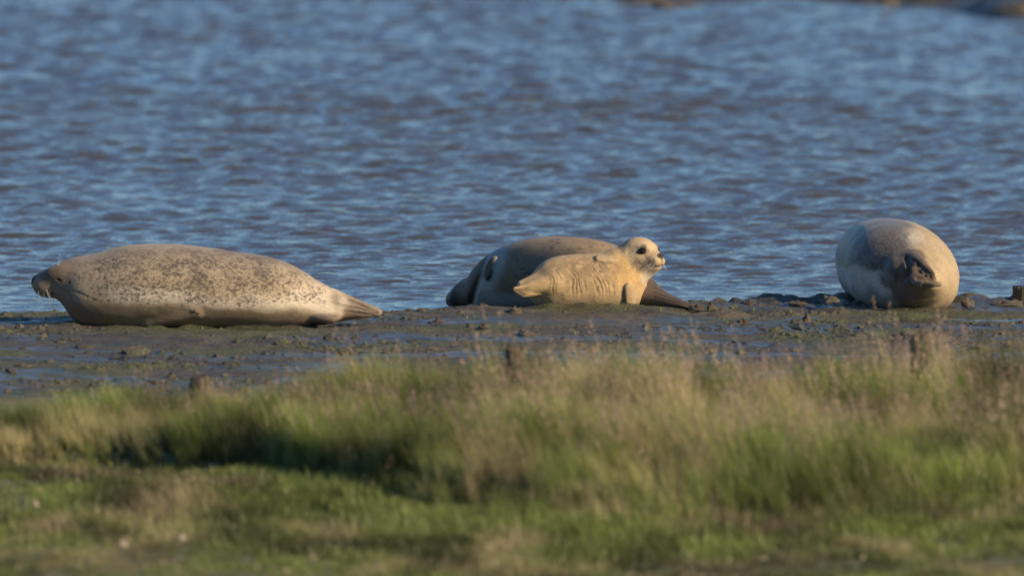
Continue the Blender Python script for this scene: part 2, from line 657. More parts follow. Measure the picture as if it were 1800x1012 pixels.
def surface_nets(Fv, org, h):
    s = Fv < 0
    cnt = np.zeros(tuple(np.array(Fv.shape) - 1), np.int8)
    offs = [(a, b, c) for a in (0, 1) for b in (0, 1) for c in (0, 1)]
    nx, ny, nz = cnt.shape
    for a, b, c in offs: cnt += s[a:a + nx, b:b + ny, c:c + nz]
    idx = np.argwhere((cnt > 0) & (cnt < 8))
    pos = np.zeros((len(idx), 3))
    n = np.zeros(len(idx))
    for o in offs:
        for ax in range(3):
            if o[ax]: continue
            p = list(o)
            p[ax] = 1
            fa = Fv[idx[:, 0] + o[0], idx[:, 1] + o[1], idx[:, 2] + o[2]]
            fb = Fv[idx[:, 0] + p[0], idx[:, 1] + p[1], idx[:, 2] + p[2]]
            m = (fa < 0) != (fb < 0)
            t = np.where(m, fa / np.where(m, fa - fb, 1), 0)
            q = np.array(o, float)[None] + t[:, None] * (np.array(p) - np.array(o))[None]
            pos += q * m[:, None]
            n += m
    V = np.asarray(org) + h * (idx + pos / n[:, None])
    ids = np.full(cnt.shape, -1, np.int64)
    ids[idx[:, 0], idx[:, 1], idx[:, 2]] = np.arange(len(idx))
    faces = []
    for ax in range(3):
        u, w = (ax + 1) % 3, (ax + 2) % 3
        sl = [slice(None)] * 3
        sh = [slice(None)] * 3
        sl[ax], sh[ax] = slice(0, -1), slice(1, None)
        d = s[tuple(sl)] != s[tuple(sh)]
        e = np.argwhere(d)
        e = e[(e[:, u] > 0) & (e[:, w] > 0) & (e[:, u] < cnt.shape[u]) & (e[:, w] < cnt.shape[w])]
        q = []
        for du, dw in ((-1, -1), (0, -1), (0, 0), (-1, 0)):
            c = e.copy()
            c[:, u] += du
            c[:, w] += dw
            q.append(ids[c[:, 0], c[:, 1], c[:, 2]])
        q = np.stack(q, 1)
        fl = ~s[e[:, 0], e[:, 1], e[:, 2]]
        q[fl] = q[fl][:, ::-1]
        faces.append(q)
    Fc = np.concatenate(faces)
    return V, Fc[(Fc >= 0).all(1)]


class Animal:
    """a body grown round a lengthwise axis; local x runs along it, y to the far side, z up"""

    def __init__(s, name, px0, Yc, z0, alpha):
        s.name, s.alpha = name, alpha
        X0 = at(px0, 560, Yc)[0]
        s.O = np.array([X0, Yc, z0])
        ca, sa = math.cos(alpha), math.sin(alpha)
        s.Rw = np.array([[ca, -sa, 0], [sa, ca, 0], [0, 0, 1.0]])     # local -> world
        s.px0 = px0

    def loc(s, P):
        return (np.asarray(P) - s.O) @ s.Rw

    def wld(s, p):
        return s.O + np.asarray(p) @ s.Rw.T

    def L(s, px, py, dy=0.0):
        """local point seen at (px, py) lying at local depth dy from the axis plane"""
        d = ray(px, py)
        c = np.array([0, 0, CAM_H])
        n = s.Rw[:, 1]
        t = (n @ (s.O - c) + dy) / (n @ d)
        return s.loc(c + t * d)

    def design(s, p):
        """local coords -> survey measure of the axis plane (object space, independent of the camera)"""
        k = s.k
        return s.px0 + (p[:, 0] * s.cx - p[:, 1] * math.sin(s.alpha)) / k, s.py0 - (p[:, 2] + 0.067 * p[:, 1] * math.cos(s.alpha)) / k

    def loft(s, rows, pw=2.2):
        """rows: px, top py, bottom py, half width (px units)"""
        k = s.O[1] / FPX
        s.k, s.cx = k, math.cos(s.alpha)
        s.py0 = proj(s.O)[1]
        st = []
        for r in rows:
            a, b = s.L(r[0], r[1]), s.L(r[0], r[2])
            st.append((0.5 * (a[0] + b[0]), a[2], b[2], r[3] * k, r[4] * k if len(r) > 4 else 0.0))
        st = np.array(st)
        q = np.linspace(st[0, 0], st[-1, 0], 400)
        T, B, W, YC = (pchip(st[:, 0], st[:, i], q) for i in (1, 2, 3, 4))
        ker = np.exp(-np.linspace(-2, 2, 13) ** 2)
        ker /= ker.sum()
        def smo(a):
            b = np.convolve(np.pad(a, 6, mode='reflect', reflect_type='odd'), ker, 'valid')
            return b
        T, B, W, YC = smo(T), smo(B), smo(W), smo(YC)

        def f(P):
            x = P[:, 0]
            t, b, w, yc = (np.interp(x, q, A).astype(P.dtype) for A in (T, B, W, YC))
            rz = np.maximum((t - b) * .5, 0.004)
            w = np.maximum(w, 0.004)
            ex = np.maximum(np.maximum(q[0] - x, x - q[-1]), 0)
            a = np.abs((P[:, 1] - yc) / w) ** pw + np.abs((P[:, 2] - (t + b) * .5) / rz) ** pw
            d = (a ** (1 / pw) - 1) * np.minimum(rz, w)
            return np.where(ex > 0, np.sqrt(np.maximum(d, 0) ** 2 + ex ** 2) + 0.0, d)
        return f

    def hit(s, f, px, py):
        """the point of surface f met by the line of sight"""
        d = ray(px, py)
        d /= np.linalg.norm(d)
        o = np.array([0, 0, CAM_H])
        t0 = np.linalg.norm(s.O - o) - 1.6
        ts = t0 + np.arange(0, 3.2, 0.004)
        P = s.loc(o + ts[:, None] * d)
        v = f(P)
        i = np.argmax(v < 0) if (v < 0).any() else np.argmin(v)
        if i > 0 and v[i] < 0:
            a = v[i - 1] / (v[i - 1] - v[i])
            p = P[i - 1] + a * (P[i] - P[i - 1])
        else:
            p = P[i]
        return p

    def normal(s, f, p, e=0.004):
        p = np.asarray(p, float)
        D = np.concatenate([np.eye(3), -np.eye(3)]) * e
        v = f(p + D)
        g = v[:3] - v[3:]
        return g / (np.linalg.norm(g) + 1e-12)

    def grow(s, f, lo, hi, h, it=2):
        ax = [np.arange(lo[i], hi[i] + h, h, dtype=np.float32) for i in range(3)]
        G = np.stack(np.meshgrid(*ax, indexing='ij'), -1)
        shp = G.shape[:3]
        G = G.reshape(-1, 3)
        out = np.empty(len(G), np.float32)
        for i in range(0, len(G), 400000): out[i:i + 400000] = f(G[i:i + 400000])
        V, Fc = surface_nets(out.reshape(shp), [a[0] for a in ax], h)
        e = h * 0.5
        for _ in range(it):
            d = f(V)
            g = np.stack([(f(V + e * u) - f(V - e * u)) / (2 * e) for u in np.eye(3)], 1)
            g2 = (g ** 2).sum(1)
            st = (d / np.maximum(g2, 0.15))[:, None] * g
            ln = np.linalg.norm(st, axis=1, keepdims=True)
            V = V - st * np.minimum(1, 0.6 * h / np.maximum(ln, 1e-9))
        s.N = g / np.sqrt(np.maximum(g2, 1e-9))[:, None]
        return V, Fc

    def root(s, label, cat, group):
        s.r = empty(s.name, s.O, s.alpha)
        tag(s.r, label, cat, group)
        return s.r


def tube(pts, r0, r1, n=5):
    pts = np.asarray(pts, float)
    V, F = [], []
    for i, p in enumerate(pts):
        d = pts[min(i + 1, len(pts) - 1)] - pts[max(i - 1, 0)]
        fr = frame(d, (0.13, 0.31, 0.94))
        r = r0 + (r1 - r0) * i / (len(pts) - 1)
        for k in range(n):
            a = 2 * math.pi * k / n
            V.append(p + r * (math.cos(a) * fr[:, 1] + math.sin(a) * fr[:, 2]))
    m = len(pts)
    for i in range(m - 1):
        for k in range(n):
            a, b = i * n + k, i * n + (k + 1) % n
            F.append((a, b, b + n, a + n))
    F.append(tuple(range(n))[::-1])
    F.append(tuple(range((m - 1) * n, m * n)))
    return V, F


def whisker(parent, pts, r=0.0011):
    V, F = tube(pts, r, r * 0.35, 4)
    return obj('whisker', mesh_np('whisker', V, F), M['whisker'], parent)


def ball(name, c, r, mat, parent, Rm=None, seg=20):
    V, F = [], []
    for i in range(seg + 1):
        for j in range(seg):
            a, b = math.pi * i / seg, 2 * math.pi * j / seg
            V.append((math.sin(a) * math.cos(b), math.sin(a) * math.sin(b), math.cos(a)))
    for i in range(seg):
        for j in range(seg):
            F.append((i * seg + j, i * seg + (j + 1) % seg, (i + 1) * seg + (j + 1) % seg, (i + 1) * seg + j))
    V = np.array(V) * np.asarray(r)
    if Rm is not None: V = V @ np.asarray(Rm).T
    return obj(name, mesh_np(name, V + np.asarray(c), F), mat, parent)


def polycap(P, pts, r):
    d = None
    for a, b in zip(pts[:-1], pts[1:]):
        c = sd_cap(P, a, b, r, r)
        d = c if d is None else np.minimum(d, c)
    return d


def lerp3(a, b, t):
    return np.asarray(a)[None] * (1 - t[:, None]) + np.asarray(b)[None] * t[:, None]


def mixc(C, col, m):
    return C * (1 - m[:, None]) + np.asarray(col)[None] * m[:, None]


def blob(x, y, cx, cy, rx, ry, soft=0.5):
    q = np.sqrt(((x - cx) / rx) ** 2 + ((y - cy) / ry) ** 2)
    return 1 - sstep(1 - soft, 1 + soft, q)


CREAM = (0.46, 0.36, 0.225)
PALE = (0.62, 0.54, 0.41)
TAN = (0.34, 0.255, 0.155)
MUDB = (0.15, 0.105, 0.058)
DARK = (0.045, 0.038, 0.033)

# ------------------------------------------------------------------ spotted seal lying in profile, head to the left
def seal_profile():
    A = Animal('harbour_seal', 360, 59.44, 0.0, 0.0)
    rows = [(56, 491, 500, 3), (59, 486.5, 507, 10), (66, 481.5, 514, 17), (78, 475, 520.5, 23), (92, 469, 523, 30), (103, 462.5, 528, 37), (114, 457.5, 541, 44), (126, 453.5, 560, 52),
            (140, 450.5, 571, 60), (160, 446.5, 575, 68), (180, 441.5, 576, 74), (202, 435.5, 576, 80), (230, 430.5, 576, 85), (270, 428.5, 576, 89), (310, 429.5, 576, 90), (350, 433, 576, 90),
            (400, 440.5, 576, 88), (450, 447.5, 576, 83), (480, 453.5, 576, 77), (510, 464, 575, 68), (535, 478, 573, 58), (555, 491, 570, 48), (575, 502, 570, 40), (595, 512, 566, 34),
            (615, 523, 562, 31), (635, 533, 559, 29), (655, 542, 557, 22), (668, 548, 554, 10), (672, 550, 553, 3)]
    body = A.loft(rows, 2.15)
    k = A.k
    hp = lambda px, py: A.hit(body, px, py)
    nose = A.L(61, 491)
    pad = hp(78, 506)
    eye = hp(99, 489)
    ear = hp(121, 497)
    eye_line = [hp(*q) for q in ((89, 482), (95, 487), (102, 491), (106, 493))]
    mouth = [hp(*q) for q in ((66, 508), (78, 514), (88, 518), (93, 515))]
    crease = [hp(*q) for q in ((127, 511), (140, 515), (154, 522))]
    crease2 = [hp(*q) for q in ((118, 513), (124, 520), (127, 530))]
    up_a, up_b = A.L(583, 512, -0.035), A.L(668, 548, -0.02)
    lo_a, lo_b = A.L(590, 550, -0.05), A.L(664, 551, -0.045)
    fold = [A.L(588, 533, -0.095), A.L(604, 539, -0.09), A.L(620, 536, -0.085), A.L(638, 540, -0.075)]
    pre = lambda P: smin(smin(body(P), sd_cap(P, up_a, up_b, 0.016, 0.012), 0.012), sd_cap(P, lo_a, lo_b, 0.026, 0.011), 0.010)
    hq = lambda px, py: A.hit(pre, px, py)
    hind_f = [[hq(600, 537), hq(625, 539), hq(664, 549)], [hq(612, 526), hq(636, 536), hq(662, 546)], [hq(606, 547), hq(630, 549), hq(656, 553)]]
    heel = A.L(574, 561, -0.12)
    fl_a, fl_b = hp(262, 566), hp(345, 549)
    claws = [hp(341, 545), hp(347, 548), hp(349, 554)]
    pocket = A.L(603, 530, -0.10)

    def f(P):
        d = body(P)
        d = smin(d, sd_ell(P, pad + (0.0, 0.036, 0.003), (0.038, 0.038, 0.028)), 0.045)
        d = smin(d, sd_ell(P, nose + (0.004, 0, 0.0), (0.013, 0.026, 0.014)), 0.012)
        d = smin(d, sd_ell(P, eye + (0.004, 0.034, 0.014), (0.045, 0.030, 0.024)), 0.05)
        d = smin(d, sd_cap(P, up_a, up_b, 0.016, 0.012), 0.012)
        d = smin(d, sd_cap(P, lo_a, lo_b, 0.026, 0.011), 0.010)
        for fl_ in hind_f: d = smax(d, -np.minimum(sd_cap(P, fl_[0], fl_[1], 0.001, 0.004), sd_cap(P, fl_[1], fl_[2], 0.004, 0.005)), 0.006)
        d = smin(d, sd_ell(P, heel + (0, 0.02, 0.004), (0.060, 0.040, 0.022)), 0.035)
        d = smin(d, sd_cap(P, fl_a + (0, 0.020, 0), fl_b + (0, 0.010, 0), 0.024, 0.015), 0.035)
        for c in claws: d = smin(d, sd_cap(P, c + (-0.012, 0, 0.004), c + (0.004, -0.010, -0.006), 0.008, 0.003), 0.006)
        d = smax(d, -polycap(P, fold, 0.009), 0.012)
        d = smax(d, -sd_ell(P, pocket + (0, -0.012, 0.002), (0.034, 0.010, 0.018)), 0.015)
        d = smax(d, -polycap(P, eye_line, 0.0035), 0.006)
        d = smax(d, -sd_cap(P, ear + (0, -0.01, 0.004), ear + (0.004, 0.02, -0.004), 0.0032, 0.003), 0.006)
        d = smax(d, -polycap(P, mouth, 0.0045), 0.006)
        d = smax(d, -polycap(P, crease, 0.0012), 0.008)
        d = smax(d, -polycap(P, crease2, 0.0010), 0.008)
        return d
    V, Fc = A.grow(f, (-0.84, -0.28, -0.04), (0.86, 0.27, 0.42), 0.0058)
    V = V + A.N * (0.0012 * fbm3(V, 14, 2, 3))[:, None]
    me = mesh_np('body', V, Fc)
    X, Y = A.design(V)
    n = fbm3(V, 7, 3, 9)
    C = np.tile(np.array((0.36, 0.285, 0.185)), (len(V), 1))
    # coat: darker saddle, pale lower flank, muddied underside, brown face
    C = mixc(C, (0.25, 0.21, 0.155), sstep(505, 445, Y + 12 * n) * 0.8)
    C = mixc(C, PALE, sstep(500, 528, Y + 10 * n - 0.02 * (X - 330)) * sstep(170, 230, X) * 0.9)
    C = mixc(C, (0.56, 0.48, 0.35), sstep(505, 545, X) * sstep(470, 520, Y + 0.0 * X) * 0.7)
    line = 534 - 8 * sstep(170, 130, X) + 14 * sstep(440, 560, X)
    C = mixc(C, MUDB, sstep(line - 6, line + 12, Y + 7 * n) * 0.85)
    C = mixc(C, (0.20, 0.145, 0.095), sstep(150, 118, X + 6 * n) * 0.85)
    C = mixc(C, (0.085, 0.062, 0.045), blob(X, Y, 92, 482, 22, 15) * 0.75)
    C = mixc(C, (0.15, 0.105, 0.068), sstep(520, 548, Y) * sstep(190, 140, X) * 0.8)  # throat shade painted into the coat where it turns from the sun
    C = mixc(C, (0.19, 0.13, 0.088), sstep(580, 612, X + 8 * n) * 0.85)
    C = mixc(C, (0.50, 0.43, 0.34), blob(X, Y, 604, 530, 10, 7, .7) * 0.6)
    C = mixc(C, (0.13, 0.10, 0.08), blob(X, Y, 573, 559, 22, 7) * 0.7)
    C = mixc(C, (0.10, 0.07, 0.05), blob(X, Y, 590, 524, 9, 12, .8) * 0.6)
    dk = np.minimum.reduce([polycap(V, eye_line, 0.004), polycap(V, mouth, 0.003), sd_cap(V, ear, ear + (0.004, 0.02, -0.004), 0.003, 0.003), polycap(V, fold, 0.006)] + [np.minimum(sd_cap(V, q_[0], q_[1], 0.0, 0.003), sd_cap(V, q_[1], q_[2], 0.003, 0.004)) for q_ in hind_f])
    C = mixc(C, (0.03, 0.023, 0.018), sstep(0.006, 0.0, dk))
    C = mixc(C, (0.09, 0.07, 0.05), sstep(0.006, 0.0, np.minimum(polycap(V, crease, 0.001), polycap(V, crease2, 0.0005))) * 0.6 * np.clip(0.7 + n, 0, 1))
    C = mixc(C, (0.022, 0.018, 0.017), sstep(0.008, 0.0, sd_ell(V, nose, (0.020, 0.03, 0.018))))
    C = mixc(C, (0.05, 0.04, 0.03), sstep(0.007, 0.0, np.minimum.reduce([sd_cap(V, c, c + (0.004, -0.010, -0.006), 0.007, 0.004) for c in claws])))
    attr(me, 'coat', C)
    sp = sstep(150, 185, X + 10 * n) * sstep(585, 520, X) * sstep(436, 462, Y) * (1 - 0.9 * sstep(508, 540, Y + 8 * n - 12 * sstep(200, 300, X) * sstep(520, 420, X)))
    sp = np.maximum(sp, 0.85 * blob(X, Y, 158, 478, 40, 28))
    sp = np.maximum(sp, 0.92 * sstep(130, 170, X) * sstep(610, 560, X) * sstep(430, 440, Y) * sstep(550, 525, Y))
    attr(me, 'spot', np.clip(sp, 0, 1))
    attr(me, 'wet', sstep(line + 4, line + 20, Y))
    r = A.root('pale seal with dark speckled flank lying in profile, whiskered head to the left', 'seal', 'seals hauled out on the mud')
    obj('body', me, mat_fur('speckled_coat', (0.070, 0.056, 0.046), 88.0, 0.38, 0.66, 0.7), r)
    rw = random.Random(3)
    for i in range(24):
        a = hp(66 + rw.uniform(0, 22), 502 + rw.uniform(0, 12))
        ln = rw.uniform(0.05, 0.115)
        dx, dy = rw.uniform(-0.25, 0.45), rw.uniform(-0.5, 0.1)
        pts = [a + np.array([dx * t * ln + 0.35 * ln * t * t, dy * ln * t, -ln * t + 0.12 * ln * t * t]) for t in np.linspace(0, 1, 7)]
        whisker(r, pts, 0.00042)
    for i in range(3):
        a = hp(101 + i * 1.0, 468)
        pts = [a + np.array([0.012 * t * t + 0.004 * i * t, -0.01 * t, (0.055 - 0.012 * i) * t]) for t in np.linspace(0, 1, 6)]
        whisker(r, pts, 0.0010)
    return A, f


# ------------------------------------------------------------------ big dark seal turned away behind the pup
def seal_mother():
    A = Animal('harbour_seal', 1000, 61.12, -0.035, -R(47))
    rows = [(786, 524, 533, 3), (789, 518, 537, 8), (795, 511, 540, 14), (803, 503, 542, 18), (814, 493, 543, 24), (828, 486, 545, 31), (840, 480, 546, 38), (850, 470, 547, 46), (862, 457, 548, 56), (880, 442, 549, 67),
            (905, 429, 550, 76), (940, 418.5, 550, 82), (975, 415.5, 550, 84), (1010, 417, 550, 83), (1045, 423, 549, 79), (1075, 436, 548, 70), (1100, 456, 547, 58), (1125, 483, 545, 43),
            (1150, 505, 543, 30), (1170, 516, 542, 22), (1190, 525, 541.5, 18), (1207, 532, 541, 16), (1217, 536, 541, 9), (1220, 537, 540, 3)]
    body = A.loft(rows, 2.15)
    hp = lambda px, py: A.hit(body, px, py)
    nose = hp(789, 521)
    eye = hp(815, 503)
    fa, fb = hp(872, 456), hp(857, 488)
    n1 = A.normal(body, 0.5 * (fa + fb))
    neck = [hp(*q) for q in ((846, 486), (838, 500), (832, 518), (828, 534))]
    throat = [hp(*q) for q in ((850, 505), (838, 522), (829, 532))]
    toes = [[hp(1150, 497 + 8 * i), hp(1180, 512 + 6 * i), hp(1213, 532 + 1.8 * i)] for i in range(4)]
    fing = [(fa * (1 - t) + fb * t) for t in (0.55, 0.7, 0.85, 1.0)]

    def f(P):
        d = body(P)
        d = smin(d, sd_ell(P, hp1, (0.036, 0.04, 0.032)), 0.03)
        d = smax(d, -polycap(P, neck, 0.008), 0.03)
        # fore flipper folded against the flank
        d = smin(d, sd_ell(P, 0.5 * (fa + fb) + n1 * 0.004, (0.024, 0.062, 0.038), fr), 0.008)
        for i, c in enumerate(fing):
            d = smin(d, sd_cap(P, c + n1 * 0.012 - fr[:, 2] * 0.0, c + n1 * 0.014 + fr[:, 2] * 0.028, 0.008, 0.006), 0.008)
        for tl in toes: d = smax(d, -np.minimum(sd_cap(P, tl[0], tl[1], 0.0005, 0.004), sd_cap(P, tl[1], tl[2], 0.004, 0.006)), 0.006)
        d = smax(d, -sd_ell(P, eye, (0.010, 0.008, 0.006)), 0.008)
        return d
    hp1 = hp(797, 528) + A.normal(body, hp(797, 528)) * -0.02
    ax = fb - fa
    fr0 = frame(ax / np.linalg.norm(ax), n1)
    fr = np.stack([n1, fr0[:, 0], np.cross(n1, fr0[:, 0])], 1)
    V, Fc = A.grow(f, (-0.98, -0.27, -0.06), (0.98, 0.27, 0.42), 0.0070)
    me = mesh_np('body', V, Fc)
    X, Y = A.design(V)
    n = fbm3(V, 7, 3, 19)
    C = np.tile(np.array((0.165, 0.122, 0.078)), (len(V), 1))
    C = mixc(C, (0.34, 0.245, 0.135), sstep(452, 424, Y + 8 * n - 0.06 * (X - 960)) * 0.85)  # sunlit crest painted lighter than the shaded flank
    C = mixc(C, (0.42, 0.40, 0.36), sstep(512, 530, Y + 7 * n) * sstep(846, 856, X) * 0.8 * sstep(1010, 930, X))
    C = mixc(C, (0.34, 0.33, 0.30), sstep(884, 864, X + 0.35 * (Y - 500) + 3 * n) * sstep(836, 846, X + 0.30 * (Y - 500)) * 0.85)
    C = mixc(C, (0.060, 0.038, 0.025), sstep(845, 838, X + 0.30 * (Y - 500) + 2 * n))
    C = mixc(C, (0.035, 0.025, 0.020), sstep(806, 796, X + 0.2 * (Y - 520)))
    C = mixc(C, (0.095, 0.068, 0.048), sstep(1100, 1150, X + 6 * n) * 0.92)
    fl = sd_ell(V, 0.5 * (fa + fb) + n1 * 0.008, (0.030, 0.054, 0.032), fr)
    C = mixc(C, (0.105, 0.078, 0.052), sstep(0.006, -0.004, fl))
    C = mixc(C, (0.03, 0.025, 0.02), sstep(0.006, 0.0, np.minimum.reduce([sd_cap(V, c + n1 * 0.014 + fr[:, 2] * 0.018, c + n1 * 0.014 + fr[:, 2] * 0.030, 0.006, 0.006) for c in fing])))
    C = mixc(C, (0.02, 0.016, 0.014), sstep(0.007, 0.0, sd_ell(V, eye, (0.012, 0.012, 0.008))))
    tg = np.minimum.reduce([polycap(V, tl, 0.007) for tl in toes])
    C = mixc(C, (0.035, 0.026, 0.02), sstep(0.003, -0.003, tg) * 0.7)
    attr(me, 'coat', C)
    attr(me, 'spot', 0.62 * sstep(870, 900, X) * sstep(520, 490, Y) * sstep(1130, 1090, X))
    attr(me, 'wet', 0.25 * np.maximum(sstep(525, 540, Y), sstep(850, 830, X)))
    r = A.root('large brown seal lying turned away behind the pup, its dark muzzle by the water', 'seal', 'seals hauled out on the mud')
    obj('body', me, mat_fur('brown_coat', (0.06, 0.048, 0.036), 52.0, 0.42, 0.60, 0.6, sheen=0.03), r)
    for i, (px, py) in enumerate(((790, 533), (795, 536), (792, 535), (797, 537))):
        a = hp(px, py - 4)
        whisker(r, [a + np.array([0.004 * i * t, -0.004 * t, -(0.022 + 0.004 * i) * t]) for t in np.linspace(0, 1, 5)], 0.0009)
    return A, f


# ------------------------------------------------------------------ pup, belly to the camera, head raised and turned
def seal_pup():
    A = Animal('seal_pup', 1030, 60.66, 0.0, R(8))
    rows = [(924, 502, 512, 3), (929, 492, 521, 8), (936, 481, 530, 15), (944, 470, 537, 22), (955, 460, 542, 33), (970, 453.5, 546, 40), (990, 449, 548, 45), (1020, 446.5, 548, 48), (1050, 445.5, 548, 49), (1075, 444.5, 548, 47),
            (1092, 446, 548, 43), (1106, 452, 547, 38), (1116, 462, 543, 31), (1124, 474, 535, 23), (1130, 488, 523, 14), (1134, 498, 512, 4)]
    body = A.loft(rows, 2.25)
    k = A.k
    fw = A.Rw.T @ np.array([math.cos(R(36)), -math.sin(R(36)), 0.06])
    H = frame(fw)
    hc = A.L(1123, 448, -0.015)
    hd = lambda P: (P - hc) @ H
    hpt = lambda q: hc + H @ np.asarray(q, float)
    foot_a, foot_b = A.L(972, 496, -0.07), A.L(909, 511, -0.085)
    foot2_a, foot2_b = A.L(965, 486, -0.03), A.L(916, 500, -0.05)
    toes = [[A.L(968, 500 + 4.0 * i, -0.060), A.L(905 + 5.0 * i, 508 + 3.4 * i, -0.100)] for i in range(4)]
    def foot(P):
        ft = sd_cap(P, foot_a, foot_b, 0.052, 0.017)
        ft = smin(ft, sd_cap(P, foot2_a, foot2_b, 0.045, 0.020), 0.02)
        for tl in toes: ft = smin(ft, polycap(P, tl, 0.0105), 0.010)
        return ft
    gro = [[A.hit(foot, 940, 505 + 4.6 * i), A.hit(foot, 925, 507 + 4.0 * i), A.hit(foot, 907 + 4 * i, 509.5 + 3.2 * i)] for i in range(4)]
    EYES = [(0.0570, sd * 0.0535, 0.0185) for sd in (-1, 1)]
    nb_a, nb_b = A.L(1096, 466, 0.0), A.L(1118, 450, -0.01)
    th_a, th_b = A.L(1110, 490, -0.02), A.L(1140, 470, -0.045)
    f1a, f1b = A.hit(body, 1103, 500), A.hit(body, 1106, 534)
    n1 = A.normal(body, 0.5 * (f1a + f1b))
    f2a, f2b = A.hit(body, 1080, 458), A.hit(body, 1050, 455)
    n2 = A.normal(body, 0.5 * (f2a + f2b))

    def flip(P, a, b, n, w, th):
        ax = (b - a) / np.linalg.norm(b - a)
        s = np.cross(n, ax)
        s /= np.linalg.norm(s)
        nn = np.cross(ax, s)
        fr = np.stack([ax, s, nn], 1)
        c = 0.5 * (a + b) + nn * th * 0.55
        d = sd_ell(P, c, (np.linalg.norm(b - a) * 0.62, w, th), fr)
        for i in range(4):
            o = s * w * (-0.72 + 0.48 * i)
            d = smin(d, sd_cap(P, c + o * 0.7 + ax * 0.01, b + o * 0.85 + nn * th * 0.75 + ax * (0.008 - 0.006 * abs(i - 1.5)), th * 0.62, th * 0.42), 0.008)
        ln = np.linalg.norm(b - a) * 0.62
        for i in range(6):
            u = -0.55 + 0.27 * i
            e = c + ax * ln * u - s * w * math.sqrt(max(0.05, 1 - u * u)) * 0.93 + nn * th * 0.45
            d = smax(d, -sd_cap(P, e, e - s * 0.012 + ax * 0.003, 0.0030, 0.0042), 0.004)
        return d, fr, c

    def head(q):
        d = sd_ell(q, (0, 0, 0.006), (0.088, 0.080, 0.077))
        d = smin(d, sd_ell(q, (0.030, 0, -0.030), (0.068, 0.070, 0.048)), 0.03)
        d = smin(d, sd_cap(q, (0.045, 0, 0.016), (0.108, 0, -0.010), 0.034, 0.020), 0.030)
        d = smin(d, sd_ell(q, (0.083, 0, -0.030), (0.043, 0.041, 0.031)), 0.022)
        for sd in (-1, 1):
            d = smin(d, sd_ell(q, (0.101, sd * 0.019, -0.034), (0.027, 0.024, 0.021)), 0.012)
            d = smin(d, sd_ell(q, (0.052, sd * 0.046, 0.034), (0.026, 0.018, 0.012)), 0.018)
        d = smin(d, sd_ell(q, (0.082, 0, -0.060), (0.034, 0.026, 0.018)), 0.020)
        d = smin(d, sd_ell(q, (0.120, 0, -0.010), (0.010, 0.0165, 0.011)), 0.008)
        for sd in (-1, 1):
            d = smax(d, -sd_ell(q, (0.0635, sd * 0.0610, 0.0185), (0.0215, 0.014, 0.0140)), 0.005)
            d = smax(d, -sd_cap(q, (0.131, sd * 0.0075, -0.008), (0.118, sd * 0.011, -0.005), 0.0042, 0.0035), 0.004)
            d = smax(d, -sd_cap(q, (0.128, sd * 0.001, -0.052), (0.098, sd * 0.040, -0.058), 0.0042, 0.003), 0.005)
            d = smax(d, -sd_ell(q, (-0.022, sd * 0.079, 0.016), (0.0055, 0.010, 0.0095)), 0.005)
            d = smin(d, sd_ell(q, (-0.013, sd * 0.075, 0.018), (0.0045, 0.006, 0.010)), 0.006)
        d = smax(d, -sd_cap(q, (0.131, 0, -0.016), (0.130, 0, -0.048), 0.0028, 0.0028), 0.005)
        return d

    def f(P):
        d = body(P)
        d = smin(d, sd_cap(P, nb_a, nb_b, 0.086, 0.070), 0.05)
        d = smin(d, sd_cap(P, th_a, th_b, 0.052, 0.040), 0.05)
        d = smin(d, head(hd(P)), 0.028)
        ft = foot(P)
        for g in gro: ft = smax(ft, -np.minimum(sd_cap(P, g[0], g[1], 0.0004, 0.003), sd_cap(P, g[1], g[2], 0.003, 0.0045)), 0.005)
        d = smin(d, ft, 0.030)
        d = smin(d, flip(P, f1a, f1b, n1, 0.031, 0.017)[0], 0.012)
        d = smin(d, flip(P, f2a, f2b, n2, 0.026, 0.009)[0], 0.016)
        return d
    V, Fc = A.grow(f, (-0.36, -0.24, -0.03), (0.42, 0.18, 0.40), 0.0040)
    X, Y = A.design(V)
    N = A.N
    # skin folds across the belly
    fro = (N[:, 1] < 0.3).astype(float)
    reg = sstep(985, 1005, X) * sstep(1096, 1078, X) * sstep(455, 466, Y) * sstep(528, 505, Y) * fro
    reg = np.maximum(reg, 0.7 * blob(X, Y, 978, 492, 14, 26) * fro)
    wv = X + 0.75 * (Y - 490) * sstep(505, 455, Y) * -1.0 - 0.10 * (Y - 480) + 7.0 * noise3(V[:, 0] * 14, V[:, 1] * 5, V[:, 2] * 12, 77) + 3.0 * noise3(V[:, 0] * 42, V[:, 1] * 9, V[:, 2] * 22, 79)
    fold = np.sin(wv * 2 * math.pi / 7.5)
    brk = sstep(-0.35, 0.25, noise3(V[:, 0] * 30, V[:, 1] * 6, V[:, 2] * 11, 78))
    gro_m = sstep(0.35, 0.95, fold) * reg * brk
    V = V + N * (-0.0026 * gro_m + 0.0010 * fbm3(V, 26, 2, 5))[:, None]
    me = mesh_np('body', V, Fc)
    n = fbm3(V, 9, 3, 29)
    nf = np.clip(0.75 + 0.9 * fbm3(V, 55, 2, 91), 0.15, 1.25)
    q = hd(V)
    C = np.tile(np.array((0.44, 0.31, 0.155)), (len(V), 1))
    C = mixc(C, (0.52, 0.325, 0.11), blob(X, Y, 1105, 478, 28, 26, .7) * 0.75)
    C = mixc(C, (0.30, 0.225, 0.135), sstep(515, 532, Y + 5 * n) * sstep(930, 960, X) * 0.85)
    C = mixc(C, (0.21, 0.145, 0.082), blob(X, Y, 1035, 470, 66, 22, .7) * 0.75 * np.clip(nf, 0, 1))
    hm = sstep(0.03, 0.0, head(q))
    C = mixc(C, (0.46, 0.35, 0.205), hm * 0.85)
    C = mixc(C, (0.17, 0.135, 0.10), hm * sstep(-0.01, -0.05, q[:, 0] + 0.012 * n) * 0.75)
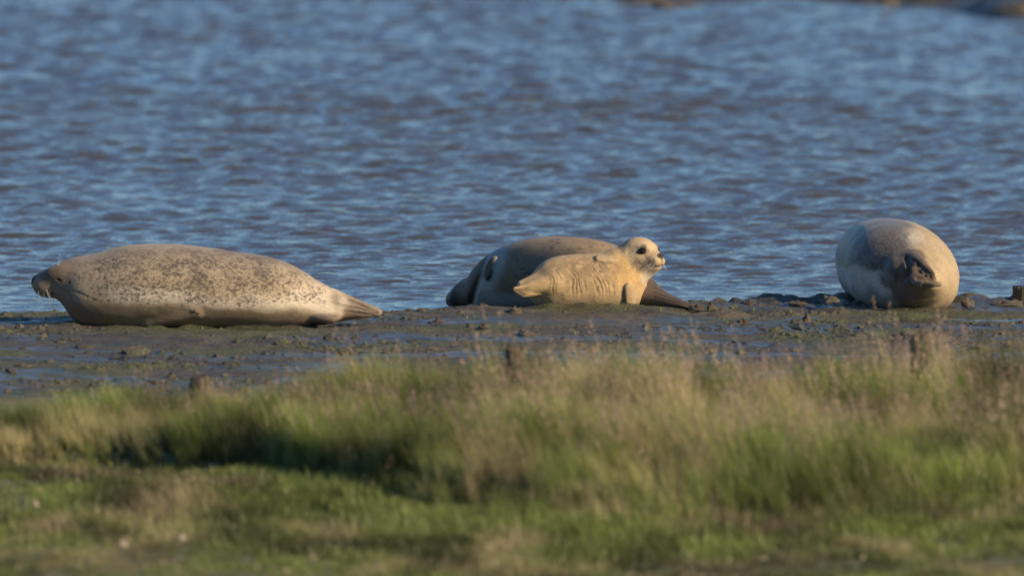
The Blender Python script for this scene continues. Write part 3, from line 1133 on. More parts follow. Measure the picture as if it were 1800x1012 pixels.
    C = mixc(C, (0.15, 0.12, 0.09), sstep(0.014, 0.0, sd_ell(q, (0.080, -0.044, -0.030), (0.034, 0.016, 0.024))) * np.clip(1.0 * nf, 0, 0.95))
    C = mixc(C, (0.15, 0.12, 0.09), sstep(0.014, 0.0, sd_ell(q, (0.082, 0.044, -0.030), (0.030, 0.014, 0.022))) * 0.65 * nf)
    C = mixc(C, (0.22, 0.17, 0.115), sstep(0.020, 0.0, sd_ell(q, (0.015, -0.068, -0.045), (0.055, 0.02, 0.020))) * 0.65 * nf)
    C = mixc(C, (0.64, 0.58, 0.47), blob(X, Y, 1144, 488, 15, 13, .6) * 0.8)
    for e in EYES:
        C = mixc(C, (0.11, 0.085, 0.06), sstep(0.010, 0.001, sd_ell(q, np.array(e) + (0.004, 0, 0.004), (0.029, 0.022, 0.020))) * np.clip(1.05 * nf, 0, 0.97))
        C = mixc(C, (0.12, 0.095, 0.07), sstep(0.010, 0.0, sd_ell(q, np.array(e) + (0.010, -0.004 * np.sign(e[1]), 0.024), (0.010, 0.012, 0.006))) * 0.5)
    C = mixc(C, (0.030, 0.025, 0.024), sstep(0.006, 0.0, sd_ell(q, (0.121, 0, -0.009), (0.013, 0.019, 0.013))))
    dk = np.minimum.reduce([sd_cap(q, (0.128, s_ * 0.001, -0.052), (0.100, s_ * 0.036, -0.057), 0.004, 0.003) for s_ in (-1, 1)] + [sd_ell(q, (-0.022, s_ * 0.079, 0.016), (0.005, 0.010, 0.009)) for s_ in (-1, 1)] + [sd_cap(q, (0.131, 0, -0.016), (0.130, 0, -0.048), 0.002, 0.002)])
    C = mixc(C, (0.045, 0.034, 0.026), sstep(0.004, 0.0, dk))
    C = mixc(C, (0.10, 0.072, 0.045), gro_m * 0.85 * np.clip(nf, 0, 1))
    gd = np.minimum.reduce([np.minimum(sd_cap(V, g[0], g[1], -0.003, 0.002), sd_cap(V, g[1], g[2], 0.002, 0.004)) for g in gro])
    C = mixc(C, (0.05, 0.036, 0.025), sstep(0.005, 0.0, gd) * 0.9)
    for a, b, nn, w, th in ((f1a, f1b, n1, 0.031, 0.017), (f2a, f2b, n2, 0.026, 0.009)):
        dd, fr, c = flip(V, a, b, nn, w, th)
        C = mixc(C, (0.40, 0.29, 0.17), sstep(0.006, 0.0, dd) * 0.8)
        tip = ((V - c) @ fr)[:, 0] / (np.linalg.norm(b - a) * 0.62)
        C = mixc(C, (0.09, 0.065, 0.045), sstep(0.004, 0.0, dd) * sstep(0.72, 1.0, tip + 0.1 * n) * 0.8)
        sd_ = ((V - c) @ fr)[:, 1] / w
        C = mixc(C, (0.12, 0.085, 0.055), sstep(0.004, 0.0, dd) * np.maximum(sstep(-0.50, -0.85, sd_ + 0.15 * n), 0.5 * sstep(0.75, 0.98, sd_)) * 0.9)
    attr(me, 'coat', C)
    attr(me, 'spot', 0.45 * sstep(930, 960, X) * (1 - 0.5 * hm))
    attr(me, 'wet', 0.7 * sstep(528, 542, Y))
    r = A.root('small sandy seal pup with raised head and big black eyes turned to the camera', 'seal pup', 'seals hauled out on the mud')
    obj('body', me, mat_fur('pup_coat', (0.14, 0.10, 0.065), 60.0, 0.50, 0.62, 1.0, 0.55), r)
    for e in EYES: ball('eye', hpt(e), (0.0205, 0.0185, 0.0165), M['eye'], r)
    rw = random.Random(9)
    for i in range(16):
        sd = -1 if i < 9 else 1
        a = (0.100 + rw.uniform(-0.014, 0.018), sd * (0.036 + rw.uniform(-0.006, 0.004)), -0.036 + rw.uniform(-0.012, 0.010))
        ln = rw.uniform(0.035, 0.075)
        dr = np.array([rw.uniform(-0.5, 0.25), sd * rw.uniform(0.5, 1.0), rw.uniform(-0.75, -0.1)])
        dr /= np.linalg.norm(dr)
        pts = [hpt(np.array(a) + dr * ln * t + np.array([-0.1, 0, -0.25]) * ln * t * t) for t in np.linspace(0, 1, 6)]
        whisker(r, pts, 0.0005)
    return A, f


# ------------------------------------------------------------------ seal seen from behind, hind flippers towards the camera
def seal_rear():
    A = Animal('harbour_seal', 1579, 61.05, -0.026, -R(84))
    st = np.array([(-1.22, .13, .09, .02, 0), (-1.14, .17, .04, .07, 0), (-1.0, .21, .0, .11, 0), (-.85, .27, -.01, .16, 0), (-.6, .345, -.012, .215, 0), (-.3, .402, -.025, .250, 0), (-.05, .411, -.030, .260, 0),
                   (.12, .403, -.030, .258, 0), (.25, .380, -.026, .245, .004), (.35, .348, -.010, .212, .014), (.43, .315, .040, .165, .030), (.50, .262, .075, .115, .045), (.56, .230, .105, .075, .06), (.60, .205, .13, .03, .07)])
    q0 = np.linspace(st[0, 0], st[-1, 0], 300)
    T, B, W, YC = (pchip(st[:, 0], st[:, i], q0) for i in (1, 2, 3, 4))

    def body(P):
        x = P[:, 0]
        t, b, w, yc = (np.interp(x, q0, a) for a in (T, B, W, YC))
        rz = np.maximum((t - b) * .5, .004)
        w = np.maximum(w, .004)
        zz = P[:, 2] - (t + b) * .5
        yy = P[:, 1] - yc + 0.14 * zz * sstep(-0.2, 0.2, zz + 0.1)
        pw = 2.1 + 0.35 * sstep(0.05, -0.10, zz)
        a = np.abs(yy / w) ** pw + np.abs(zz / rz) ** pw
        d = (a ** (1 / pw) - 1) * np.minimum(rz, w) * 0.9
        ex = np.maximum(np.maximum(q0[0] - x, x - q0[-1]), 0)
        return np.where(ex > 0, np.sqrt(np.maximum(d, 0) ** 2 + ex ** 2), d)
    W3 = lambda px, py, Y: A.loc(at(px, py, Y))
    stub_a, stub_b = W3(1588, 468, 60.78), W3(1602, 474, 60.50)
    bul = W3(1578, 478, 60.56)
    u0, u1, u2, u3 = W3(1602, 457, 60.56), W3(1616, 464, 60.47), W3(1629, 475, 60.42), W3(1639, 482, 60.39)
    l0, l1, l2, l3 = W3(1596, 490, 60.54), W3(1607, 488, 60.45), W3(1622, 496, 60.40), W3(1644, 499, 60.36)
    lob = W3(1602, 512, 60.60)
    def hind0(P):
        d = sd_cap(P, stub_a, stub_b, 0.095, 0.046)
        d = smin(d, sd_ell(P, bul, (0.065, 0.050, 0.058)), 0.016)
        u = np.minimum.reduce([sd_cap(P, u0, u1, 0.034, 0.028), sd_cap(P, u1, u2, 0.028, 0.020), sd_cap(P, u2, u3, 0.020, 0.015)])
        l = np.minimum.reduce([sd_cap(P, l0, l1, 0.046, 0.038), sd_cap(P, l1, l2, 0.040, 0.032), sd_cap(P, l2, l3, 0.030, 0.015), sd_ell(P, lob, (0.06, 0.052, 0.042))])
        d = smin(d, u, 0.010)
        return smin(d, l, 0.008)
    hh_ = lambda px, py: A.hit(hind0, px, py)
    knob = hh_(1607, 474)
    knob2 = W3(1650, 500, 60.37)
    toes = [[hh_(1606 + 5 * i, 466 + 4.5 * i), hh_(1616 + 8 * i, 474 + 5 * i)] for i in range(4)]
    gap = [hh_(*q) for q in ((1590, 446), (1595, 456), (1598, 468), (1596, 480), (1588, 494))]
    hollow = [hh_(*q) for q in ((1612, 489), (1626, 489), (1642, 493))]
    web = [[hh_(1604 + 6 * i, 454 + 4 * i), hh_(1626 + 6 * i, 477 + 4 * i)] for i in range(2)]

    def hind(P):
        d = hind0(P)
        d = smin(d, sd_ell(P, knob, (0.020, 0.020, 0.017)), 0.008)
        d = smin(d, sd_ell(P, knob2, (0.015, 0.016, 0.012)), 0.010)
        for tl in toes: d = smin(d, np.minimum(polycap(P, tl, 0.0085), sd_ell(P, tl[1], (0.013, 0.013, 0.012))), 0.005)
        d = smax(d, -polycap(P, gap, 0.015), 0.010)
        d = smax(d, -polycap(P, hollow, 0.011), 0.010)
        for w_ in web: d = smax(d, -polycap(P, w_, 0.005), 0.006)
        return d

    def f(P):
        return smin(body(P), hind(P), 0.05)
    V, Fc = A.grow(f, (-1.26, -0.32, -0.05), (0.80, 0.34, 0.43), 0.0068)
    V = V + A.N * (0.0015 * fbm3(V, 11, 2, 8) + 0.0055 * fbm3(V, 34, 2, 18) * sstep(0.01, -0.01, hind(V)))[:, None]
    me = mesh_np('body', V, Fc)
    y, z, x = V[:, 1], V[:, 2], V[:, 0]
    n = fbm3(V, 8, 3, 39)
    C = np.tile(np.array((0.40, 0.305, 0.175)), (len(V), 1))
    back = sstep(0.05, -0.06, y + 0.03 * n - 0.35 * (z - 0.25)) * sstep(0.160, 0.215, z + 0.022 * n)
    C = mixc(C, (0.105, 0.100, 0.090), back * 0.9)
    white = sstep(0.225, 0.170, z + 0.020 * n + 0.25 * (y + 0.1) * (y > -0.1)) * sstep(0.03, -0.03, y + 0.02 * n) * sstep(0.01, 0.03, z)
    C = mixc(C, (0.52, 0.50, 0.46), white * np.clip(0.92 + 0.25 * n, 0, 1))
    C = mixc(C, (0.22, 0.19, 0.155), sstep(0.125, 0.055, z + 0.03 * n) * sstep(0.05, -0.05, y) * 0.85)  # occlusion shade near the mud painted into the lower left coat
    C = mixc(C, (0.56, 0.49, 0.38), blob(y, z, 0.02, 0.345, 0.05, 0.03, .8) * 0.6 * (x > 0))  # grazing sunlight on the ridge painted as a pale patch
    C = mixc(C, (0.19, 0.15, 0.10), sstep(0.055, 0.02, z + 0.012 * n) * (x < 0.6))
    hv = hind(V)
    hm = np.maximum(sstep(0.012, -0.006, hv + 0.006 * n), 0.75 * sstep(0.050, 0.0, hv + 0.035 * n + 0.35 * np.clip(y - 0.04, 0, 1)))
    C = mixc(C, (0.055, 0.042, 0.034), hm)
    tp = np.minimum.reduce([sd_ell(V, toes[2][1], (0.010, 0.010, 0.010)), sd_ell(V, knob, (0.016, 0.016, 0.014)), sd_ell(V, knob2, (0.012, 0.014, 0.010))])
    C = mixc(C, (0.26, 0.175, 0.115), sstep(0.006, -0.002, tp) * 0.8)  # toe tips coloured lighter as painted sun highlights
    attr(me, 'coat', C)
    sp = np.maximum(back * (1.08 - 0.25 * sstep(0.30, 0.38, z)), 0.16 * sstep(0.0, 0.08, y)) * (1 - hm)
    low = np.exp(-((z - 0.205) / 0.030) ** 2) * sstep(0.02, -0.06, y) * (1 - white)
    attr(me, 'spot', np.clip(np.maximum(sp, 1.25 * low * (1 - hm)), 0, 1.3))
    attr(me, 'wet', np.maximum(np.maximum(0.5 * hm, 0.7 * back), 0.6 * sstep(0.07, 0.03, z)))
    r = A.root('plump seal seen from behind, dark hind flippers curled against its tan rump', 'seal', 'seals hauled out on the mud')
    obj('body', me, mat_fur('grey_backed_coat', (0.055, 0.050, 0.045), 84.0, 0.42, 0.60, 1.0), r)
    return A, f


seal_profile()
seal_mother()
seal_pup()
seal_rear()

# ------------------------------------------------------------------ posts
def post(name, px, py_top, w_px, Y, label, group, base_z, lean=(0, 0), seed=0, cat='post', tall=None, rag=0.012):
    T = at(px, py_top, Y)
    k = Y / FPX
    w = w_px * k
    h = (T[2] - base_z) if tall is None else tall
    rr = np.random.default_rng(seed)
    n, m = 40, 14
    V, F = [], []
    flute = rr.normal(0, 1, n)
    flute = 0.5 * flute + 0.3 * np.roll(flute, 1)
    ragged = np.convolve(rr.normal(0, 1, n + 4), np.ones(3) / 3, 'valid')[:n]
    for i in range(m):
        t = i / (m - 1)
        for j in range(n):
            a = 2 * math.pi * j / n
            r = w * 0.5 * (1.0 - 0.06 * t) * (1 + 0.055 * flute[j] * (0.6 + 0.4 * math.sin(3 * t + j)))
            z = -0.12 + (h + 0.12 + ragged[j] * rag * (t > 0.9)) * t
            V.append((r * math.cos(a) + lean[0] * z, r * 0.85 * math.sin(a) + lean[1] * z, z))
    for i in range(m - 1):
        for j in range(n):
            F.append((i * n + j, i * n + (j + 1) % n, (i + 1) * n + (j + 1) % n, (i + 1) * n + j))
    top = (m - 1) * n
    c0 = len(V)
    for j in range(n):
        p = V[top + j]
        V.append((p[0] * 0.55, p[1] * 0.55, p[2] - 0.012 + 0.006 * rr.normal()))
    V.append((lean[0] * h, lean[1] * h, h - 0.02))
    for j in range(n):
        F.append((top + j, top + (j + 1) % n, c0 + (j + 1) % n, c0 + j))
        F.append((c0 + j, c0 + (j + 1) % n, c0 + n))
    o = obj(name, mesh_np(name, V, F), M['wood'])
    o.location = (T[0], Y, base_z)
    return tag(o, label, cat, group)


post('wooden_post', 354, 662, 44, 53.0, 'dark squat post top above the pale grass in front of the speckled seal', 'old posts', 0.03, seed=1)
post('wooden_post', 906, 611, 38, 52.2, 'green mossy post top in the grass below the pup', 'old posts', 0.03, seed=2)
post('wooden_post', 1622, 586, 46, 52.6, 'weathered post rising through brown seed heads below the seal seen from behind', 'old posts', 0.03, seed=3)
post('post_stump', 1806, 503, 56, 61.05, 'broken pale grained stump on a mossy mound at the water edge', 'old posts', float(mud_z(np.array([2.36]), np.array([61.05]))[0]) - 0.01, seed=4, cat='stump', rag=0.004)


# ------------------------------------------------------------------ clods of mud
def clod_mesh(seed, rough=1.0):
    rr = np.random.default_rng(seed)
    n, m = 20, 12
    V = [(0, 0, 1.0)]
    for i in range(1, m):
        for j in range(n):
            a, b = math.pi * 0.62 * i / (m - 1), 2 * math.pi * j / n
            V.append((math.sin(a) * math.cos(b), math.sin(a) * math.sin(b), math.cos(a)))
    V = np.array(V)
    d = 1 + rough * (0.38 * fbm3(V + seed * 3.1, 1.6, 3, seed) + 0.26 * np.abs(fbm3(V + seed, 4.2, 2, seed + 50)))
    V = V * d[:, None]
    V[:, 2] = V[:, 2] * (0.85 + 0.5 * noise3(V[:, 0] * 2.2 + seed, V[:, 1] * 2.2, V[:, 2] * 0, seed + 9))
    V[:, :2] /= np.abs(V[:, :2]).max()
    V[:, 2] = (V[:, 2] + 0.25) / (V[:, 2].max() + 0.25)
    F = [(0, 1 + j, 1 + (j + 1) % n) for j in range(n)]
    for i in range(m - 2):
        for j in range(n):
            a, b = 1 + i * n + j, 1 + i * n + (j + 1) % n
            F.append((a, a + n, b + n, b))
    return mesh_np('mud_clod', V, F)


CM = [clod_mesh(i, 1.0) for i in range(10)]


def clod(px, py, w, h, label, v, tilt=0.0, name='mud_clod', z=None, cat='clod', group='mud clods'):
    g = ground(px, py, 0.0)
    zz = float(mud_z(np.array([g[0]]), np.array([g[1]]))[0])
    g = ground(px, py, zz)
    k = g[1] / FPX
    o = bpy.data.objects.new(name, CM[v % len(CM)])
    COL.objects.link(o)
    if not o.data.materials: o.data.materials.append(M['clod'])
    o.location = (g[0], g[1] + 0.02, zz - 0.006)
    o.scale = (w * k * 0.5, w * k * 0.42, h * k * 1.02)
    o.rotation_euler = (0, tilt, v * 1.3)
    return tag(o, label, cat, group)


for i, c in enumerate([
    (770, 568, 46, 13, 'dark lumpy clod on the mud between the speckled seal and the brown seal'),
    (850, 574, 24, 9, 'rounded clod with a lit right side, just below the brown seal'),
    (823, 573, 12, 9, 'small upright clod beside a rounded clod below the brown seal'),
    (905, 548, 40, 13, 'sandy clod on the mud edge right under the pup\'s hind flippers'),
    (1268, 533, 46, 8, 'smooth brown hump at the waterline right of the pup'),
    (1318, 532, 26, 7, 'low dark hump in the shallows between two brown humps'),
    (1402, 533, 46, 8, 'long brown hump at the waterline halfway to the seal seen from behind'),
    (1460, 531, 36, 16, 'tall pointed clod beside the left side of the seal seen from behind'),
    (1437, 534, 26, 9, 'low clod at the foot of the tall pointed clod'),
    (1222, 543, 36, 12, 'dark clod touching the brown seal\'s hind flippers'),
    (1250, 543, 22, 18, 'upright crumbling clod right of the brown seal\'s hind flippers'),
    (1312, 537, 38, 9, 'black flat clod beside grass sprouts on the waterline'),
    (1307, 570, 30, 14, 'brown clod on bare mud below the row of humps'),
    (1418, 566, 26, 20, 'pale crumbly clod topping a heap of dark clods'),
    (1395, 570, 44, 13, 'dark wide clod in the heap right of the lone brown clod'),
    (1455, 563, 12, 8, 'pebble sized clod right of the heap of clods'),
    (1460, 581, 40, 7, 'flat dark clod below the seal seen from behind'),
    (1490, 578, 22, 7, 'small flat clod next to a flat dark clod'),
    (148, 611, 56, 10, 'long mossy clod in front of the speckled seal\'s chest'),
    (530, 607, 20, 13, 'pale cone shaped clod below the speckled seal\'s hind flippers'),
    (575, 613, 32, 10, 'dark ragged clod right of the pale cone shaped clod'),
    (382, 628, 22, 9, 'dark clod on wet mud below the middle of the speckled seal'),
    (242, 621, 28, 7, 'low dark clod on the grey film of water left of centre'),
    (300, 664, 24, 14, 'chunky clod just above the grass, left of the squat post'),
    (318, 667, 18, 8, 'small clod leaning against the chunky clod by the squat post'),
    (14, 690, 22, 11, 'dark clod at the very left edge above the grass'),
    (18, 652, 28, 9, 'greenish clod near the left edge of the mud'),
    (42, 645, 40, 10, 'broad yellowish clod near the left edge of the mud'),
    (54, 671, 20, 8, 'brown clod below the broad yellowish clod'),
    (386, 580, 20, 7, 'black clod right under the belly of the speckled seal'),
    (1734, 545, 14, 6, 'small reddish clod lying in the puddle right of the seal seen from behind'),
    (1772, 537, 64, 13, 'mossy mound at the foot of the broken stump'),
    (1700, 536, 38, 17, 'ragged dark clod against the right side of the seal seen from behind'),
    (470, 672, 24, 11, 'brown clod just above the grass, right of the squat post'),
    (1085, 603, 44, 7, 'low brown ridge of mud below the pup'),
    (925, 587, 42, 9, 'low crumbly clod above the mossy post'),
    (1080, 553, 30, 8, 'dark clod below the pup\'s front flipper'),
    (640, 655, 22, 8, 'low clod at the grass tips left of centre'),
]):
    clod(*c, v=i, tilt=0.12 * math.sin(i * 2.1))

# far stones, out of focus
for i, (px, py, w, h, lb) in enumerate([
    (1165, 9, 60, 10, 'brown stone on the far bank above the pup'), (1050, 5, 46, 8, 'brown stone on the far bank above the brown seal'), (1655, 24, 30, 9, 'small pale stone on the far mud spit'),
    (1690, 40, 40, 10, 'tan stone at the tip of the far mud spit'), (1735, 44, 60, 12, 'dark stone in the row on the far mud spit'), (1780, 48, 44, 11, 'stone nearest the picture edge on the far mud spit'),
    (1270, 24, 40, 6, 'pale flat stone at the far waterline'), (735, 2, 44, 6, 'pale flat stone on the far bank left of centre'), (1560, 6, 50, 12, 'brown stone on the far bank above the seal seen from behind'),
    (1790, 16, 40, 10, 'tan stone behind the far mud spit')]):
    g = ground(px, py, ZW)
    zz = float(far_z(np.array([g[0]]), np.array([g[1]]))[0])
    g = ground(px, py, zz)
    k = g[1] / FPX
    o = bpy.data.objects.new('stone', CM[(i + 3) % len(CM)])
    COL.objects.link(o)
    o.location = (g[0], g[1], zz - 0.02)
    o.scale = (w * k * 0.5, w * k * 0.45, h * k * 1.15 + 0.02)
    o.rotation_euler = (0, 0, i)
    tag(o, lb, 'stone', 'stones on the far bank')

# crumbs of mud too small to count
NC = 3200
cx = rng.uniform(-2.9, 2.9, NC * 3)
cy = rng.uniform(55.0, 61.4, NC * 3)
keep = (fbm2(cx * 1.3 + 4, cy * 1.9, 2, 41) + 0.45 * rng.normal(size=len(cx)) > 0.15) & (cy < edge_y(cx) + 0.5 * (cx > 0.9))
cx, cy = cx[keep][:NC], cy[keep][:NC]
cz = mud_z(cx, cy)
ico = np.array([(0, 0, 1), (0.9, 0, 0.3), (0.28, 0.85, 0.3), (-0.72, 0.52, 0.35), (-0.72, -0.52, 0.3), (0.28, -0.85, 0.35), (0.8, 0.5, -0.5), (-0.3, 0.9, -0.5), (-1, 0, -0.5), (-0.3, -0.9, -0.5), (0.8, -0.5, -0.5)])
icf = np.array([(0, 1, 2), (0, 2, 3), (0, 3, 4), (0, 4, 5), (0, 5, 1), (1, 6, 2), (2, 7, 3), (3, 8, 4), (4, 9, 5), (5, 10, 1), (2, 6, 7), (3, 7, 8), (4, 8, 9), (5, 9, 10), (1, 10, 6)])
sz = np.exp(rng.normal(math.log(0.0095), 0.5, len(cx)))
a = rng.uniform(0, 6.28, len(cx))
Vc = ico[None] * (1 + 0.25 * rng.normal(size=(len(cx), 11, 1)))
xr = Vc[..., 0] * np.cos(a)[:, None] - Vc[..., 1] * np.sin(a)[:, None]
yr = Vc[..., 0] * np.sin(a)[:, None] + Vc[..., 1] * np.cos(a)[:, None]
Vc = np.stack([cx[:, None] + xr * sz[:, None] * 1.3, cy[:, None] + yr * sz[:, None], cz[:, None] + Vc[..., 2] * sz[:, None] * 0.7], -1)
Fcr = (icf[None] + (np.arange(len(cx)) * 11)[:, None, None]).reshape(-1, 3)
o = obj('mud_crumbs', mesh_np('mud_crumbs', Vc.reshape(-1, 3), Fcr, False), M['mud'])
tag(o, 'small crumbs of mud scattered over the flat', 'mud', kind='stuff')


# ------------------------------------------------------------------ green sprouts on the mud
def sprout(px, py, h_px, label, seed):
    rr = random.Random(seed)
    g = ground(px, py, 0)
    zz = float(mud_z(np.array([g[0]]), np.array([g[1]]))[0])
    g = ground(px, py, zz)
    k = g[1] / FPX
    V, F = [], []
    for b in range(rr.randint(3, 5)):
        a, ln, lean = rr.uniform(0, 6.28), h_px * k * rr.uniform(0.6, 1.05), rr.uniform(0.1, 0.6)
        w = 0.0022
        pv = []
        for t in (0, 0.35, 0.7, 1.0):
            r = lean * ln * t * t + 0.004
            p = np.array([r * math.cos(a), r * math.sin(a), ln * t - 0.004])
            s = np.array([-math.sin(a), math.cos(a), 0]) * w * (1 - 0.85 * t)
            pv += [p - s, p + s]
        o0 = len(V)
        V += pv
        for i in range(3): F.append((o0 + 2 * i, o0 + 2 * i + 1, o0 + 2 * i + 3, o0 + 2 * i + 2))
    o = obj('grass_sprout', mesh_np('grass_sprout', V, F), M['sprout'])
    o.location = g
    return tag(o, label, 'sprout', 'green sprouts on the mud')


for i, s in enumerate([(131, 571, 13, 'yellow green sprout at the throat of the speckled seal'), (836, 560, 13, 'thin green sprout on the mud below the brown seal\'s chest'), (821, 558, 8, 'tiny sprout left of the sprout below the brown seal'),
                       (1098, 544, 14, 'green sprout beside the pup\'s front flipper'), (1136, 583, 13, 'forked green sprout on bare mud below the pup\'s chest'), (1161, 545, 8, 'tiny sprout below the brown seal\'s hind flippers'),
                       (1288, 545, 12, 'pale sprout behind the black flat clod'), (1324, 544, 12, 'leaning sprout right of the black flat clod'), (1430, 546, 9, 'short sprout in the row near the pointed clod'), (1416, 545, 10, 'twin sprout in the row left of the pointed clod'),
                       (1038, 626, 9, 'pale forked sprout above the grass, right of the mossy post'), (1024, 638, 12, 'lowest sprout above the grass, right of the mossy post'), (1012, 588, 9, 'sprout on a crumbly patch below the pup\'s belly')]):
    sprout(*s, seed=i)


# ------------------------------------------------------------------ grass
def clump(name, n, rad, hlo, hhi, w, lean, seeds, wind, sd):
    rr = np.random.default_rng(sd)
    V, F, H, K, S = [], [], [], [], []
    for b in range(n):
        r, a0 = rad * math.sqrt(rr.uniform()), rr.uniform(0, 6.283)
        base = np.array([r * math.cos(a0), r * math.sin(a0), -0.01])
        a = rr.uniform(0, 6.283)
        ln = rr.uniform(hlo, hhi)
        le = rr.uniform(0.15, 1.0) * lean
        kk = rr.uniform()
        is_seed = b < seeds
        if is_seed: ln *= 1.32; le *= 0.6
        ww = w * (0.45 if is_seed else rr.uniform(0.7, 1.2))
        sdir = np.array([-math.sin(a), math.cos(a), 0])
        o0 = len(V)
        ts = (0, 0.3, 0.6, 0.85, 1.0)
        for t in ts:
            p = base + np.array([math.cos(a), math.sin(a), 0]) * le * ln * t * t + np.array([wind[0], wind[1], 0]) * ln * t ** 1.6
            p[2] += ln * t * (1 - 0.35 * le * t * t)
            hw = ww * (1 - 0.92 * t ** 1.5)
            V += [p - sdir * hw, p + sdir * hw]
            H += [t, t]
            K += [kk, kk]
            S += [0.5 * is_seed * t] * 2
        for i in range(len(ts) - 1): F.append((o0 + 2 * i, o0 + 2 * i + 1, o0 + 2 * i + 3, o0 + 2 * i + 2))
        if is_seed:                                       # loose panicle of spikelets
            top = p
            for q in range(16):
                t = rr.uniform(0, 1)
                c = top - np.array([wind[0], wind[1], 0.9]) * ln * 0.22 * t
                u = rr.normal(size=3)
                u /= np.linalg.norm(u)
                c = c + u * 0.017 * (0.25 + t)
                e1 = rr.normal(size=3)
                e1 = e1 / np.linalg.norm(e1) * 0.0075
                e2 = np.cross(e1, u)
                e2 = e2 / (np.linalg.norm(e2) + 1e-9) * 0.0024
                o0 = len(V)
                V += [c - e1, c + e2, c + e1, c - e2]
                H += [1] * 4
                K += [kk] * 4
                S += [1] * 4
                F.append((o0, o0 + 1, o0 + 2, o0 + 3))
    me = mesh_np(name, V, F)
    attr(me, 'h', H)
    attr(me, 'k', K)
    attr(me, 'sd', S)
    return me


def grass_field(name, label, variants, mat, P, scale, idx, tint, rot, lum):
    """one object: clumps set out over the ground by geometry nodes"""
    src = bpy.data.collections.new(name + '_clumps')
    for i, me in enumerate(variants):
        me.materials.append(mat)
        c = bpy.data.objects.new('%s_clump_%02d' % (name, i), me)
        src.objects.link(c)
    me = bpy.data.meshes.new(name)
    me.vertices.add(len(P))
    me.vertices.foreach_set('co', np.asarray(P, np.float32).ravel())
    for nm, vals in (('scl', scale), ('tint', tint), ('rotz', rot), ('lum', lum)): attr(me, nm, vals)
    ai = me.attributes.new('pick', 'INT', 'POINT')
    ai.data.foreach_set('value', np.asarray(idx, np.int32))
    o = obj(name, me, mat)
    ng = bpy.data.node_groups.new(name + '_nodes', 'GeometryNodeTree')
    ng.interface.new_socket('Geometry', in_out='INPUT', socket_type='NodeSocketGeometry')
    ng.interface.new_socket('Geometry', in_out='OUTPUT', socket_type='NodeSocketGeometry')
    N = ng.nodes
    gi, go = N.new('NodeGroupInput'), N.new('NodeGroupOutput')
    ci = N.new('GeometryNodeCollectionInfo')
    ci.inputs['Collection'].default_value = src
    ci.inputs['Separate Children'].default_value = True
    ci.inputs['Reset Children'].default_value = True
    m2p = N.new('GeometryNodeMeshToPoints')
    ip = N.new('GeometryNodeInstanceOnPoints')
    ip.inputs['Pick Instance'].default_value = True

    def na(nm, typ):
        nd = N.new('GeometryNodeInputNamedAttribute')
        nd.data_type = typ
        nd.inputs['Name'].default_value = nm
        return nd.outputs['Attribute']
    cb = N.new('ShaderNodeCombineXYZ')
    lk = ng.links.new
    lk(na('rotz', 'FLOAT'), cb.inputs[2])
    lk(gi.outputs[0], m2p.inputs[0])
    lk(m2p.outputs[0], ip.inputs['Points'])
    lk(ci.outputs[0], ip.inputs['Instance'])
    lk(na('pick', 'INT'), ip.inputs['Instance Index'])
    lk(cb.outputs[0], ip.inputs['Rotation'])
    lk(na('scl', 'FLOAT'), ip.inputs['Scale'])
    lk(ip.outputs[0], go.inputs[0])
    md = o.modifiers.new('clumps', 'NODES')
    md.node_group = ng
    return tag(o, label, 'grass', kind='stuff')


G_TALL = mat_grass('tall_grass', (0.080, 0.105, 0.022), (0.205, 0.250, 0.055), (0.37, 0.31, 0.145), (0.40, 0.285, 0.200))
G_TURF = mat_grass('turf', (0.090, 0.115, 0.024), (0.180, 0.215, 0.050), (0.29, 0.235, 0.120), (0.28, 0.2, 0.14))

tall_v = [clump('tall_clump', 46, 0.055, 0.20, 0.42, 0.0023, 0.55, (0, 3, 7)[i % 3], (-0.16, 0.03), 200 + i) for i in range(9)]
turf_v = [clump('turf_clump', 34, 0.05, 0.03, 0.085, 0.0022, 0.9, 0, (-0.1, 0.0), 300 + i) for i in range(6)]


def height_map(X, Y):
    """how tall the grass stands, as surveyed: low on the left, waist of the tussocks on the right"""
    px = X / 52.0 * FPX + 900
    return np.interp(px, [-900, 0, 350, 600, 760, 860, 1000, 1250, 1500, 1800, 2600], [0.15, 0.155, 0.185, 0.245, 0.30, 0.32, 0.325, 0.32, 0.32, 0.32, 0.31])


HOLES = [(ground(1640, 850), 0.22, 0.45), (ground(1790, 905), 0.20, 0.5), (ground(1250, 800), 0.06, 0.7), (ground(1480, 800), 0.10, 0.4), (ground(980, 770), 0.07, 0.4), (ground(760, 800), 0.16, 0.5)]
N0 = 30000
tx = rng.uniform(-4.0, 4.0, N0)
ty = rng.uniform(47.6, 54.6, N0)
d = ty - tall_front(tx)
cl = fbm2(tx * 1.8, ty * 1.4, 3, 131)
run = np.interp(tx, [-0.7, 0.5], [0.30, 1.6])                 # how softly the tall grass gives way to the turf
rise = sstep(-0.75, 0.75, d / run)
keep = (rng.uniform(size=N0) < rise * np.interp(tx, [-0.9, 0.3], [1.0, 0.55])) & (ty < np.interp(tx, [-1.9, -0.8, 0.0, 0.6], [52.85, 53.2, 53.6, 53.9]) + 0.2 * cl)
tx, ty, d, cl, rise = (q[keep] for q in (tx, ty, d, cl, rise))
hole = np.ones(len(tx))
for c, rx, ry in HOLES: hole *= 1 - 0.72 * np.exp(-((tx - c[0]) / rx) ** 2 - ((ty - c[1]) / ry) ** 2)
hh = height_map(tx, ty) * (1 + 0.34 * cl) * (0.38 + 0.62 * rise) * hole * (1 - 0.30 * sstep(53.4, 54.4, ty)) * rng.uniform(0.55, 1.25, len(tx))
seedy = sstep(-0.6, 1.0, 0.6 * tx + 1.5 * fbm2(tx * 2.6, ty * 1.9, 3, 141))
seedy = np.maximum(seedy, 0.34)
